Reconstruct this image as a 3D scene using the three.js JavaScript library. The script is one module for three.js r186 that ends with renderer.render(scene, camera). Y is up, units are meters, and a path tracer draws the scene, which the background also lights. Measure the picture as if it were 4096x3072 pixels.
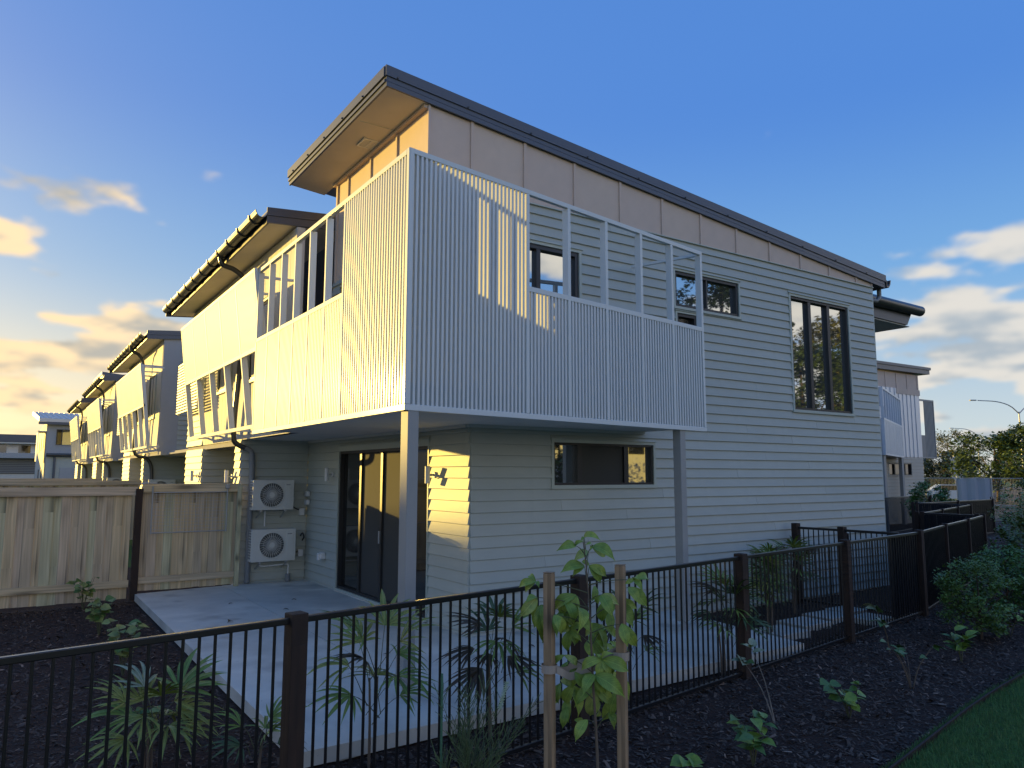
import * as THREE from 'three';
import { RoundedBoxGeometry } from 'three/addons/geometries/RoundedBoxGeometry.js';
import { mergeGeometries } from 'three/addons/utils/BufferGeometryUtils.js';

// ---------------------------------------------------------------- camera, sky, sun, exposure
const scene = new THREE.Scene();
const camera = new THREE.PerspectiveCamera(54.33, 4 / 3, 0.05, 1500);
camera.rotation.order = 'YXZ';
camera.position.set(0, 2.05, 0);
camera.rotation.set(0.120158, -0.589239, 0.002014);
scene.add(camera);
const renderer = new THREE.WebGLRenderer({ antialias: true });
renderer.setSize(1024, 768);
renderer.toneMapping = THREE.LinearToneMapping;
renderer.toneMappingExposure = 2.0;
renderer.shadowMap.enabled = true;
renderer.shadowMap.type = THREE.PCFSoftShadowMap;

const SUN = new THREE.Vector3(-1, 0.24, -1.96).normalize();       // towards the sun: 6 degrees above the horizon
const sun = new THREE.DirectionalLight(new THREE.Color().setRGB(1.0, 0.67, 0.15), 3.5);
sun.position.copy(SUN).multiplyScalar(120);
sun.castShadow = true;
sun.shadow.mapSize.set(4096, 4096);
Object.assign(sun.shadow.camera, { left: -60, right: 60, top: 40, bottom: -40, near: 1, far: 300 });
scene.add(sun, sun.target);

function rng(seed) { let a = seed >>> 0; return () => { a = (a + 0x6D2B79F5) | 0; let t = Math.imul(a ^ (a >>> 15), 1 | a); t = (t + Math.imul(t ^ (t >>> 7), 61 | t)) ^ t; return ((t ^ (t >>> 14)) >>> 0) / 4294967296; }; }
const hash2 = (x, y) => { let h = Math.imul(x | 0, 374761393) ^ Math.imul(y | 0, 668265263); h = Math.imul(h ^ (h >>> 13), 1274126177); return ((h ^ (h >>> 16)) >>> 0) / 4294967296; };
const sstep = (a, b, x) => { const t = Math.min(1, Math.max(0, (x - a) / (b - a))); return t * t * (3 - 2 * t); };
function vnoise(x, y, px = 0) {            // value noise, repeating every px cells when px > 0
  const xi = Math.floor(x), yi = Math.floor(y), fx = x - xi, fy = y - yi, u = fx * fx * (3 - 2 * fx), v = fy * fy * (3 - 2 * fy);
  const w = px > 0 ? (i) => ((i % px) + px) % px : (i) => i;
  const a = hash2(w(xi), w(yi)), b = hash2(w(xi + 1), w(yi)), c = hash2(w(xi), w(yi + 1)), d = hash2(w(xi + 1), w(yi + 1));
  return (a * (1 - u) + b * u) * (1 - v) + (c * (1 - u) + d * u) * v;
}
function fbm(x, y, o = 5, px = 0) { let s = 0, a = 0.5, n = 0; for (let i = 0; i < o; i++) { s += a * vnoise(x, y, px); n += a; x = x * 2 + (px ? 0 : 17.3); y = y * 2 + (px ? 0 : 9.1); px *= 2; a *= 0.5; } return s / n; }
const mix3 = (a, b, t) => [a[0] + (b[0] - a[0]) * t, a[1] + (b[1] - a[1]) * t, a[2] + (b[2] - a[2]) * t];

{ // evening sky: deep blue overhead, pale at the horizon, golden towards the sun, broken low cloud all round, thicker and brighter behind the viewer as added fill
  const W = 2048, H = 1024, data = new Float32Array(W * H * 4), K = 0.55;
  const zen = [0.075, 0.20, 0.55], m2 = [0.08, 0.235, 0.64], m1 = [0.18, 0.40, 0.70], hor = [0.52, 0.63, 0.68], gold = [1.25, 0.92, 0.40], pale = [0.55, 0.62, 0.62];
  for (let j = 0; j < H; j++) for (let i = 0; i < W; i++) {
    const el = ((j + 0.5) / H - 0.5) * Math.PI, az = ((i + 0.5) / W - 0.5) * 2 * Math.PI;
    const dx = Math.cos(el) * Math.cos(az), dy = Math.sin(el), dz = Math.cos(el) * Math.sin(az);
    const e = Math.max(0, el) * 180 / Math.PI;
    const ga = Math.acos(Math.max(-1, Math.min(1, dx * SUN.x + dy * SUN.y + dz * SUN.z))) * 180 / Math.PI;
    let c = mix3(mix3(mix3(hor, m1, sstep(0, 15, e)), m2, sstep(10, 27, e)), zen, sstep(22, 65, e)); { const h = 1 + 0.9 * sstep(90, 165, ga) * Math.exp(-e / 40); c = [c[0] * h * (1 + 0.25 * (h - 1)), c[1] * h, c[2] * h]; }  // horizon away from the sun lifted to add fill on shaded walls
    c = mix3(c, pale, 0.42 * Math.exp(-Math.pow(ga / 48, 2)) * Math.exp(-Math.pow(e / 28, 2)));
    c = mix3(c, gold, 0.95 * Math.exp(-Math.pow(ga / 60, 2)) * Math.exp(-Math.pow(e / 8.5, 2)));
    const g = 0.9 * Math.exp(-Math.pow(ga / 11, 1.2)); c = [c[0] + 2.2 * g, c[1] + 1.6 * g, c[2] + 0.75 * g];
    if (el > 0) {
      const s = 1 / (dy + 0.10), px = dx * s * 1.9 + 3.1, pz = dz * s * 1.9 + 44.2;
      const n = fbm(px, pz, 7), n2 = fbm(px * 2.7 + 40, pz * 2.7, 5);
      const cover = 0.485 - 0.03 * Math.exp(-e / 8) + 0.26 * sstep(9, 20, e) * (1 - 0.55 * sstep(105, 150, ga));
      let a = sstep(cover - 0.01, cover + 0.075, n + 0.14 * (n2 - 0.5)) * 0.94 * (1 - sstep(24, 34, e) * (1 - 0.6 * sstep(105, 150, ga)));
      const near = Math.exp(-Math.pow(ga / 62, 2));
      const litc = mix3(mix3([0.68, 0.68, 0.66], [1.7, 1.45, 1.15], sstep(95, 160, ga)), [1.15, 0.82, 0.42], near), drk = mix3(mix3([0.38, 0.45, 0.52], [0.85, 0.82, 0.78], sstep(95, 160, ga)), [0.50, 0.45, 0.36], near);  // unseen clouds opposite the sun made extra bright as added fill
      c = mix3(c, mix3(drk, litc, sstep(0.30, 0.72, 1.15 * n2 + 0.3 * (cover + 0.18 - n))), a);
    }
    if (el < 0) c = mix3(c, [0.10, 0.11, 0.08], sstep(0, 4, -el * 180 / Math.PI));
    const o = (j * W + i) * 4; data[o] = c[0] * K; data[o + 1] = c[1] * K; data[o + 2] = c[2] * K; data[o + 3] = 1;
  }
  const t = new THREE.DataTexture(data, W, H, THREE.RGBAFormat, THREE.FloatType);
  t.mapping = THREE.EquirectangularReflectionMapping; t.magFilter = t.minFilter = THREE.LinearFilter; t.needsUpdate = true;
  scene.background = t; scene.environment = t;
}

// ---------------------------------------------------------------- textures and materials
function tex(n, m, f, srgb) {                 // f(u, v) -> [r, g, b] in 0..1
  const d = new Uint8Array(n * m * 4);
  for (let j = 0; j < m; j++) for (let i = 0; i < n; i++) { const c = f(i / n, j / m); const o = (j * n + i) * 4; for (let k = 0; k < 3; k++) d[o + k] = Math.max(0, Math.min(255, Math.round(c[k] * 255))); d[o + 3] = 255; }
  const t = new THREE.DataTexture(d, n, m); t.wrapS = t.wrapT = THREE.RepeatWrapping; t.magFilter = THREE.LinearFilter; t.minFilter = THREE.LinearMipmapLinearFilter; t.generateMipmaps = true;
  if (srgb) t.colorSpace = THREE.SRGBColorSpace; t.needsUpdate = true; return t;
}
const rep = (t, x, y) => { const c = t.clone(); c.repeat.set(x, y); c.needsUpdate = true; return c; };
const grey = (v) => [v, v, v];
const grainMap = tex(256, 512, (u, v) => { const w = 0.12 * fbm(u * 3, v * 2, 3, 0); const g = fbm((u + w) * 26, v * 3, 4, 0); const k = Math.pow(vnoise(u * 5 + 3, v * 4 + 8), 9); const s = 0.72 + 0.30 * g - 0.4 * k; const b = fbm(u * 4, v * 5, 3); return [s * (0.93 + 0.07 * b), s * (0.90 + 0.08 * b), s * (0.84 + 0.12 * b)]; }, true);
const grainBump = tex(256, 512, (u, v) => grey(fbm((u + 0.12 * fbm(u * 3, v * 2, 3)) * 26, v * 3, 4)));
const boardBump = tex(512, 128, (u, v) => grey(0.5 * fbm(u * 8, v * 40, 4) + 0.5 * vnoise(u * 3, v * 4)));
const boardMap = tex(512, 128, (u, v) => { const s = 0.955 + 0.045 * fbm(u * 5, v * 12, 5); return grey(s); }, true);
const concMap = tex(512, 512, (u, v) => { const a = fbm(u * 6, v * 6, 5, 6), b = vnoise(u * 190, v * 190, 190), st = sstep(0.58, 0.72, fbm(u * 4 + 0, v * 4, 4, 4)); const s = 0.76 + 0.24 * a - (b > 0.96 ? 0.12 : 0) - 0.13 * st; return [s, s, s * 0.985]; }, true);
const concBump = tex(512, 512, (u, v) => grey(0.6 * fbm(u * 60, v * 60, 3, 60) + 0.4 * fbm(u * 8, v * 8, 3, 8)));
const soilMap = tex(512, 512, (u, v) => { const a = fbm(u * 30, v * 30, 4, 30), b = fbm(u * 5, v * 5, 3, 5); const s = 0.5 + 0.5 * a * (0.6 + 0.5 * b); return [s, s * 0.86, s * 0.76]; }, true);
const soilBump = tex(512, 512, (u, v) => grey(fbm(u * 40, v * 40, 4, 40)));
const grassMap = tex(512, 512, (u, v) => { const a = fbm(u * 24, v * 24, 5, 24), b = fbm(u * 4, v * 4, 3, 4); const s = 0.55 + 0.45 * a; return [s * (0.8 + 0.2 * b), s, s * 0.62]; }, true);
const paintMap = tex(256, 256, (u, v) => grey(0.95 + 0.05 * fbm(u * 6, v * 6, 5, 6)), true);
const darkWoodMap = tex(128, 512, (u, v) => { const g = fbm(u * 18, v * 3, 4); const w = sstep(0.55, 0.8, fbm(u * 5, v * 6, 4)); const s = 0.55 + 0.4 * g; return [s * (1 - 0.1 * w) + 0.12 * w, s * 0.9 + 0.08 * w, s * 0.8 + 0.05 * w]; }, true);
const meshMap = tex(128, 128, (u, v) => grey(0.78 + 0.22 * ((Math.floor(u * 64) + Math.floor(v * 64)) % 2)), true);

const M = {};
function mat(name, r, g, b, o = {}) { const m = new THREE.MeshPhysicalMaterial(Object.assign({ roughness: 0.7, metalness: 0 }, o)); m.color.setRGB(r, g, b); m.name = name; M[name] = m; return m; }
const sidings = [0, 1, 2].map((i) => mat('siding' + i, 0.45 + 0.014 * i, 0.472 + 0.014 * i, 0.412 + 0.012 * i, { roughness: 0.55, map: boardMap, bumpMap: boardBump, bumpScale: 0.0012 }));
const tans = [0, 1].map((i) => mat('tan' + i, 0.68 + 0.012 * i, 0.53 + 0.01 * i, 0.42, { roughness: 0.75, map: paintMap }));
mat('roof', 0.085, 0.095, 0.115, { roughness: 0.38, metalness: 0.15 });
mat('gutter', 0.075, 0.075, 0.07, { roughness: 0.28, metalness: 0.35 });
mat('aluminium', 0.66, 0.68, 0.66, { roughness: 0.5, metalness: 0.15, specularIntensity: 0.25, clearcoat: 0.15, clearcoatRoughness: 0.16 });
mat('frameAlu', 0.68, 0.70, 0.67, { roughness: 0.55, metalness: 0.1, specularIntensity: 0.2, clearcoat: 0.15, clearcoatRoughness: 0.16 });
mat('post', 0.34, 0.335, 0.31, { roughness: 0.5, map: paintMap });
mat('trim', 0.45, 0.485, 0.41, { roughness: 0.5 });
mat('soffit', 0.70, 0.63, 0.52, { roughness: 0.8, map: paintMap });
mat('ceiling', 0.66, 0.65, 0.60, { roughness: 0.8, map: paintMap });
mat('render', 0.42, 0.42, 0.41, { roughness: 0.9, map: paintMap });
mat('panelLight', 0.62, 0.60, 0.54, { roughness: 0.7, map: paintMap });
mat('frameDark', 0.035, 0.034, 0.033, { roughness: 0.4, metalness: 0.2 });
mat('glass', 0.40, 0.44, 0.47, { roughness: 0.02, metalness: 0.92 });
mat('glassDark', 0.085, 0.085, 0.08, { roughness: 0.04, metalness: 0.85 });
mat('flyscreen', 0.075, 0.072, 0.062, { roughness: 0.9, map: rep(meshMap, 8, 8) });
mat('white', 0.72, 0.72, 0.70, { roughness: 0.45 });
mat('acWhite', 0.64, 0.64, 0.58, { roughness: 0.5, map: paintMap });
mat('acDark', 0.05, 0.05, 0.048, { roughness: 0.6 });
mat('pipeGrey', 0.20, 0.21, 0.21, { roughness: 0.45 });
mat('blackMetal', 0.012, 0.012, 0.013, { roughness: 0.3, metalness: 0.2, clearcoat: 0.4, clearcoatRoughness: 0.25 });
mat('blackCloth', 0.010, 0.010, 0.012, { roughness: 0.95 });
mat('darkTimber', 0.055, 0.034, 0.022, { roughness: 0.75, map: darkWoodMap, bumpMap: grainBump, bumpScale: 0.002 });
mat('stakeTimber', 0.50, 0.34, 0.20, { roughness: 0.8, map: grainMap, bumpMap: grainBump, bumpScale: 0.002 });
const palingMats = [0, 1, 2, 3].map((i) => mat('paling' + i, 0.80 + 0.05 * (i % 3), 0.67 + 0.035 * i, 0.48 + 0.04 * (i % 2), { roughness: 0.85, map: rep(grainMap, 1, 1), bumpMap: grainBump, bumpScale: 0.002 }));
mat('webbing', 0.42, 0.33, 0.25, { roughness: 0.95 });
mat('concrete', 0.80, 0.77, 0.69, { roughness: 0.75, map: rep(concMap, 0.31, 0.31), bumpMap: concBump, bumpScale: 0.0015 });
mat('soil', 0.07, 0.038, 0.022, { roughness: 1, map: soilMap, bumpMap: soilBump, bumpScale: 0.02 });
mat('turf', 0.085, 0.175, 0.05, { roughness: 1, map: grassMap, bumpMap: soilBump, bumpScale: 0.02 });
mat('asphalt', 0.055, 0.055, 0.057, { roughness: 0.9, map: concMap });
mat('galv', 0.42, 0.43, 0.43, { roughness: 0.45, metalness: 0.6 });
mat('meshWhite', 0.40, 0.41, 0.42, { roughness: 0.9 });
mat('bark', 0.12, 0.09, 0.065, { roughness: 0.95, map: grainMap });
mat('barkPale', 0.30, 0.25, 0.20, { roughness: 0.95, map: grainMap });
mat('signBack', 0.48, 0.46, 0.42, { roughness: 0.5, metalness: 0.3 });
mat('carPaint', 0.75, 0.77, 0.78, { roughness: 0.25, clearcoat: 1, clearcoatRoughness: 0.05 });
mat('tyre', 0.015, 0.015, 0.015, { roughness: 0.9 });
mat('corrRoof', 0.52, 0.52, 0.50, { roughness: 0.4, metalness: 0.4 });
mat('corrWhite', 0.62, 0.64, 0.66, { roughness: 0.4, metalness: 0.25 });
const beigeBoards = mat('beigeBoard', 0.55, 0.49, 0.38, { roughness: 0.6, map: boardMap });
const leafMap = tex(128, 128, (u, v) => { const w = Math.abs(v > 0.5 ? v - 1 : v), rib = w < 0.014 ? 0.22 : 0, side = 0.10 * Math.pow(0.5 + 0.5 * Math.sin((u * 11 - w * 13) * 6.283), 6), b = fbm(u * 5, v * 5, 4, 5); const s = 0.74 + 0.3 * b + rib + side; return [s * (0.94 + 0.12 * b), s, s * 0.9]; }, true);
const leafMat = (n, r, g, b, o = {}) => mat(n, r, g, b, Object.assign({ roughness: 0.55, transmission: 0.0, side: THREE.DoubleSide, map: leafMap }, o));
leafMat('leafSapA', 0.28, 0.40, 0.07, { transmission: 0.2, roughness: 0.6 }); leafMat('leafSapB', 0.38, 0.48, 0.09, { transmission: 0.2, roughness: 0.6 }); leafMat('leafSapC', 0.42, 0.49, 0.15, { transmission: 0.2, roughness: 0.6 });
leafMat('leafPalm', 0.19, 0.26, 0.05); leafMat('leafPalmY', 0.34, 0.35, 0.07, { transmission: 0.3 }); leafMat('leafPalmD', 0.075, 0.115, 0.04); leafMat('leafDry', 0.085, 0.055, 0.03);
leafMat('leafGc', 0.26, 0.30, 0.10); leafMat('leafLime', 0.27, 0.40, 0.06, { transmission: 0.25 }); leafMat('leafGreen', 0.10, 0.19, 0.05); leafMat('leafGreyG', 0.30, 0.32, 0.22); leafMat('leafHedge', 0.13, 0.20, 0.05);
leafMat('leafTreeSunlit', 0.22, 0.19, 0.06); leafMat('leafTree', 0.12, 0.16, 0.05); leafMat('leafTreeDark', 0.03, 0.05, 0.022); leafMat('leafNeedle', 0.12, 0.16, 0.075); leafMat('flowerPale', 0.55, 0.58, 0.50);  // first leaf tone has the gold of low sunlight put into its colour
mat('stem', 0.10, 0.10, 0.045, { roughness: 0.8 }); mat('stemBrown', 0.15, 0.11, 0.075, { roughness: 0.9 }); mat('greenStake', 0.06, 0.16, 0.09, { roughness: 0.5 });

// ---------------------------------------------------------------- geometry helpers
function metreUV(g) {
  g = g.index ? g.toNonIndexed() : g; const p = g.attributes.position, n = g.attributes.normal, uv = new Float32Array(p.count * 2);
  for (let i = 0; i < p.count; i++) { const ax = Math.abs(n.getX(i)), ay = Math.abs(n.getY(i)), az = Math.abs(n.getZ(i)); let u, v; if (ay > ax && ay > az) { u = p.getX(i); v = p.getZ(i); } else if (ax > az) { u = p.getZ(i); v = p.getY(i); } else { u = p.getX(i); v = p.getY(i); } uv[2 * i] = u; uv[2 * i + 1] = v; }
  g.setAttribute('uv', new THREE.BufferAttribute(uv, 2)); return g;
}
function bx(x0, x1, y0, y1, z0, z1) { const g = new THREE.BoxGeometry(Math.abs(x1 - x0), Math.abs(y1 - y0), Math.abs(z1 - z0)); g.translate((x0 + x1) / 2, (y0 + y1) / 2, (z0 + z1) / 2); return metreUV(g); }
function rbx(x0, x1, y0, y1, z0, z1, r = 0.006) { const w = Math.abs(x1 - x0), h = Math.abs(y1 - y0), d = Math.abs(z1 - z0); const g = new RoundedBoxGeometry(w, h, d, 1, Math.min(r, w * 0.45, h * 0.45, d * 0.45)); g.translate((x0 + x1) / 2, (y0 + y1) / 2, (z0 + z1) / 2); return metreUV(g); }
function polyhedron(quads) {                   // flat faces, each a list of 3+ points in counter-clockwise order
  const p = []; for (const q of quads) for (let i = 1; i + 1 < q.length; i++) p.push(...q[0], ...q[i], ...q[i + 1]);
  const g = new THREE.BufferGeometry(); g.setAttribute('position', new THREE.Float32BufferAttribute(p, 3)); g.computeVertexNormals(); return metreUV(g);
}
function prism(pts, a, b, axis) {              // 2-D outline swept from a to b along an axis: 'x' (pts z,y), 'z' (pts x,y), 'y' (pts x,z)
  const P = (p, t) => axis === 'x' ? [t, p[1], p[0]] : axis === 'z' ? [p[0], p[1], t] : [p[0], t, p[1]];
  const n = pts.length, q = [];
  for (let i = 0; i < n; i++) { const c = pts[i], d = pts[(i + 1) % n]; q.push([P(c, a), P(d, a), P(d, b), P(c, b)]); }
  const tri = THREE.ShapeUtils.triangulateShape(pts.map((p) => new THREE.Vector2(p[0], p[1])), []);
  for (const t of tri) { q.push([P(pts[t[0]], a), P(pts[t[2]], a), P(pts[t[1]], a)]); q.push([P(pts[t[0]], b), P(pts[t[1]], b), P(pts[t[2]], b)]); }
  return polyhedron(q);
}
const V3 = (x, y, z) => new THREE.Vector3(x, y, z);
function bar(a, b, w, d, up = V3(0, 1, 0)) {   // box beam between two points
  const A = V3(...a), B = V3(...b), L = A.distanceTo(B), g = metreUV(new THREE.BoxGeometry(w, d, L)); const m = new THREE.Matrix4().lookAt(A, B, up); m.setPosition(A.clone().add(B).multiplyScalar(0.5)); g.applyMatrix4(m); return g;
}
function tube(pts, r, seg = 8, n = 0) { const c = new THREE.CatmullRomCurve3(pts.map((p) => V3(...p)), false, 'centripetal'); return new THREE.TubeGeometry(c, n || Math.max(2, pts.length * 4), r, seg, false).toNonIndexed(); }
function taper(pts, r0, r1, seg = 6, n = 8) {
  const g = new THREE.TubeGeometry(new THREE.CatmullRomCurve3(pts.map((p) => V3(...p))), n, 1, seg, false), p = g.attributes.position, c = new THREE.CatmullRomCurve3(pts.map((q) => V3(...q)));
  for (let i = 0; i <= n; i++) { const o = c.getPointAt(i / n), r = r0 + (r1 - r0) * i / n; for (let k = 0; k <= seg; k++) { const j = i * (seg + 1) + k; p.setXYZ(j, o.x + (p.getX(j) - o.x) * r, o.y + (p.getY(j) - o.y) * r, o.z + (p.getZ(j) - o.z) * r); } }
  g.computeVertexNormals(); return g.toNonIndexed();
}
const cyl = (r, h, s = 12, r2 = r) => new THREE.CylinderGeometry(r2, r, h, s).toNonIndexed();
const merge = (l) => mergeGeometries(l.map((g) => { const h = g.index ? g.toNonIndexed() : g; for (const k of Object.keys(h.attributes)) if (!['position', 'normal', 'uv'].includes(k)) h.deleteAttribute(k); return h; }), false);

const taken = {}, roots = new Set();
function numbered(n) { const k = taken[n] = (taken[n] ?? -1) + 1; return k ? `${n}_${String(k).padStart(3, '0')}` : n; }
function tag(o, label, category, group) { o.userData.label = label; o.userData.category = category; if (group) o.userData.group = group; return o; }
function thing(name, label, category, base = [0, 0, 0], group) { const o = new THREE.Group(); o.name = numbered(name); o.position.set(...base); roots.add(o); scene.add(o); tag(o, label, category, group); return o; }
function part(parent, name, geo, m, pos) {     // geometry in world metres: a part directly under a thing is shifted back by the thing's base
  const o = new THREE.Mesh(geo, m); o.name = name; if (pos) o.position.set(...pos); if (roots.has(parent)) o.position.sub(parent.position); parent.add(o); return o;
}
function loc(parent, name, geo, m, pos, rot) { const o = new THREE.Mesh(geo, m); o.name = name; if (pos) o.position.set(...pos); if (rot) o.rotation.set(...rot); parent.add(o); return o; }
function struct(name, geo, m) { const o = new THREE.Mesh(geo, m); o.name = numbered(name); o.userData.kind = 'structure'; scene.add(o); return o; }
function stuff(o) { o.userData.kind = 'stuff'; return o; }

// ---------------------------------------------------------------- walls of weatherboard, windows
const gcache = {};
const cached = (k, f) => gcache[k] ?? (gcache[k] = f());
const boardGeo = (len, h) => cached(`b${len.toFixed(2)}_${h.toFixed(3)}`, () => prism([[0, 0], [0.031, 0], [0.034, 0.004], [0.004, h + 0.016], [0, h + 0.016]], 0, len, 'x'));
function cutRect(u0, u1, v0, v1, holes) {       // rectangle minus rectangles
  let list = [[u0, u1, v0, v1]];
  for (const [a, b, c, d] of holes) { const out = []; for (const [p, q, r, s] of list) { if (b <= p || a >= q || d <= r || c >= s) { out.push([p, q, r, s]); continue; } if (c > r) out.push([p, q, r, c]); if (d < s) out.push([p, q, d, s]); const lo = Math.max(r, c), hi = Math.min(s, d); if (a > p) out.push([p, a, lo, hi]); if (b < q) out.push([b, q, lo, hi]); } list = out; }
  return list;
}
function setFrame(o, f, parent) { o.position.set(f.x, 0, f.z); o.rotation.y = f.rot; if (parent && roots.has(parent)) o.position.sub(parent.position); return o; }
let boardN = 0;
function boardWall(parent, f, len, y0, y1, holes = [], o = {}) {   // f: {x, z, rot}; u along local x, outward local z
  const mats = o.mats || sidings, th = o.th || 0.12, pitch = o.pitch || 0.1505, start = o.start ?? y0;
  const w = new THREE.Mesh(merge(cutRect(0, len, y0, y1, holes).map(([a, b, c, d]) => bx(a, b, c, d, -th, -0.001))), mats[0]); w.name = 'wall'; setFrame(w, f, parent); parent.add(w);
  const all = [];
  for (let y = start; y < y1 - 0.005; y += pitch) {
    const lo = Math.max(y, y0), hi = Math.min(y + pitch, y1); if (hi - lo < 0.012) continue;
    const hs = holes.filter((h) => h[2] < hi - 0.004 && h[3] > lo + 0.004), br = [0, len]; hs.forEach((h) => br.push(Math.max(0, h[0]), Math.min(len, h[1]))); br.sort((m, n) => m - n);
    const segs = []; for (let i = 0; i + 1 < br.length; i++) { const a = br[i], b = br[i + 1]; if (b - a < 1e-4) continue; const h = hs.find((q) => q[0] < b - 1e-4 && q[1] > a + 1e-4); const put = (c, d) => { const l = segs[segs.length - 1]; if (l && Math.abs(l[1] - a) < 1e-4 && l[2] === c && l[3] === d) l[1] = b; else segs.push([a, b, c, d]); }; if (!h) put(lo, hi); else { if (h[2] > lo) put(lo, h[2]); if (h[3] < hi) put(h[3], hi); } }
    const cut = []; for (const [a, b, c, d] of segs) { if (o.joined || b - a < 3.2) { cut.push([a, b, c, d]); continue; } let s = a; const off = 0.9 + ((Math.round(y / pitch) * 1.618) % 1) * 3.2; for (let j = off; j < b; j += 4.2) if (j > s + 0.6 && j < b - 0.6) { cut.push([s, j - 0.0015, c, d]); s = j + 0.0015; } cut.push([s, b, c, d]); }
    for (const [a, b, c, d] of cut) { if (b - a < 0.015 || d - c < 0.012) continue; const g = boardGeo(b - a, d - c); if (o.joined) { const k = g.clone(); k.translate(a, c, 0); all.push(k); } else { const k = boardN++, j = hash2(k, 7) - 0.5; loc(w, 'weatherboard', g, mats[(k * 7 + Math.floor(a * 3)) % mats.length], [a, c + j * 0.0022, (hash2(k, 9) - 0.5) * 0.0014], [0, 0, (hash2(k, 3) - 0.5) * 0.0022 / Math.max(1, b - a)]); } }
  }
  if (all.length) stuff(loc(w, 'weatherboards', merge(all), mats[0]));
  return w;
}
// a window in the frame f: casing outer rectangle u0..u1, v0..v1; mull: u positions of mullions; panes of glass
function windowAt(parent, f, u0, u1, v0, v1, o = {}) {
  const cw = o.casing ?? 0.045, fw = o.frame ?? 0.05, a = u0 + cw, b = u1 - cw, c = v0 + cw, d = v1 - (o.head ?? cw);
  const fr = [bx(a, a + fw, c, d, -0.09, 0.012), bx(b - fw, b, c, d, -0.09, 0.012), bx(a + fw, b - fw, d - fw, d, -0.09, 0.012), bx(a + fw, b - fw, c, c + fw, -0.09, 0.012)];
  const w = new THREE.Mesh(merge(fr), o.frameMat || M.frameDark); w.name = o.name || 'window'; setFrame(w, f, parent); parent.add(w);
  const tm = o.trim || M.trim;
  if (cw > 0) { loc(w, 'casing', merge([bx(u0, a, v0, v1, -0.06, 0.036), bx(b, u1, v0, v1, -0.06, 0.036), bx(a, b, d, v1, -0.06, 0.036)]), tm); loc(w, 'sill', bx(u0 - 0.012, u1 + 0.012, v0 - 0.006, c, -0.06, 0.05), tm); loc(w, 'head_flashing', bx(u0 - 0.02, u1 + 0.02, v1 + 0.001, v1 + 0.008, -0.04, 0.055), tm); }
  const ms = [a + fw, ...(o.mull || []), b - fw], mw = o.mullW ?? 0.07;
  for (let i = 0; i + 1 < ms.length; i++) {
    const p = ms[i] + (i ? mw / 2 : 0), q = ms[i + 1] - (i + 2 < ms.length ? mw / 2 : 0);
    const g = (o.glasses && o.glasses[i]) || o.glass || M.glass;
    loc(w, g === M.flyscreen ? 'flyscreen' : 'pane', bx(p, q, c + fw, d - fw, g === M.flyscreen ? -0.035 : -0.062, g === M.flyscreen ? -0.031 : -0.055), g);
    if (i + 2 < ms.length) loc(w, 'mullion', bx(ms[i + 1] - mw / 2, ms[i + 1] + mw / 2, c + fw, d - fw, -0.085, 0.006), o.frameMat || M.frameDark);
  }
  return w;
}

// ---------------------------------------------------------------- screens of battens
function screenPart(parent, name, f, tilt = 0) { const o = new THREE.Group(); return o; }
const battenGeo = (h, w = 0.034, d = 0.042) => cached(`s${h.toFixed(3)}_${w}_${d}`, () => rbx(-w / 2, w / 2, 0, h, -d, 0, 0.003));
function battens(w, u0, u1, v0, v1, pitch, m = M.aluminium, joined = false, bw = 0.029, bd = 0.044) {
  const n = Math.max(1, Math.round((u1 - u0) / pitch)), st = (u1 - u0) / n, l = [];
  for (let i = 0; i < n; i++) { const u = u0 + (i + 0.5) * st; if (joined) { l.push(bx(u - bw / 2, u + bw / 2, v0, v1, -bd - 0.004, -0.004)); } else loc(w, 'batten', battenGeo(v1 - v0, bw, bd), m, [u, v0, -0.004]); }
  if (joined) stuff(loc(w, 'battens', merge(l), m));
}

// ================================================================ the corner townhouse
const R = Math.PI / 180, XW = 5.0, ZF = -8.456, ROT = 9.1 * R;
const house = thing('corner_townhouse', 'grey weatherboard townhouse with tan upper panels and slatted metal balcony screen', 'townhouse', [5, 0, -8.456]);
const FRONT = { x: XW, z: ZF, rot: 0 }, PATIO = { x: XW, z: -14.8, rot: -Math.PI / 2 }, ACW = { x: 3.68, z: -14.8, rot: 0 };
const u = (x) => x - XW, up = (z) => z + 14.8;
// end wall towards the garden: weatherboards from the slab up to the tan panels
const fHoles = [[u(6.30), u(8.305), 1.855, 2.545], [u(8.79), u(10.42), 4.735, 5.40], [u(8.82), u(9.36), 3.9, 4.70], [u(11.79), u(13.70), 3.19, 5.40], [u(5.15), u(6.87), 2.96, 5.36]];
boardWall(house, FRONT, 14.58 - XW, -0.106, 5.89, fHoles);
boardWall(house, { x: 4.31, z: ZF, rot: 0 }, XW - 4.31, 2.72, 5.89);
windowAt(house, FRONT, ...fHoles[0], { mull: [u(6.825), u(7.72)], mullW: 0.085, frame: 0.032, glasses: [M.glass, M.flyscreen, M.glass] });
windowAt(house, FRONT, ...fHoles[1], { mull: [u(9.6)], mullW: 0.03, casing: 0.035 });
windowAt(house, FRONT, ...fHoles[2], { casing: 0.035, glass: M.glassDark });
windowAt(house, FRONT, ...fHoles[3], { mull: [u(12.435), u(13.03)], mullW: 0.085, frame: 0.045 });
windowAt(house, FRONT, ...fHoles[4], { mull: [u(6.1)], mullW: 0.07, glass: M.glass, frame: 0.06 });
part(house, 'flashing', bx(4.31, 14.6, 5.89, 5.905, ZF - 0.02, ZF + 0.045), M.trim);
part(house, 'corner_trim', bx(14.58, 14.62, -0.1, 5.89, ZF - 0.14, ZF + 0.012), M.trim);
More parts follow.
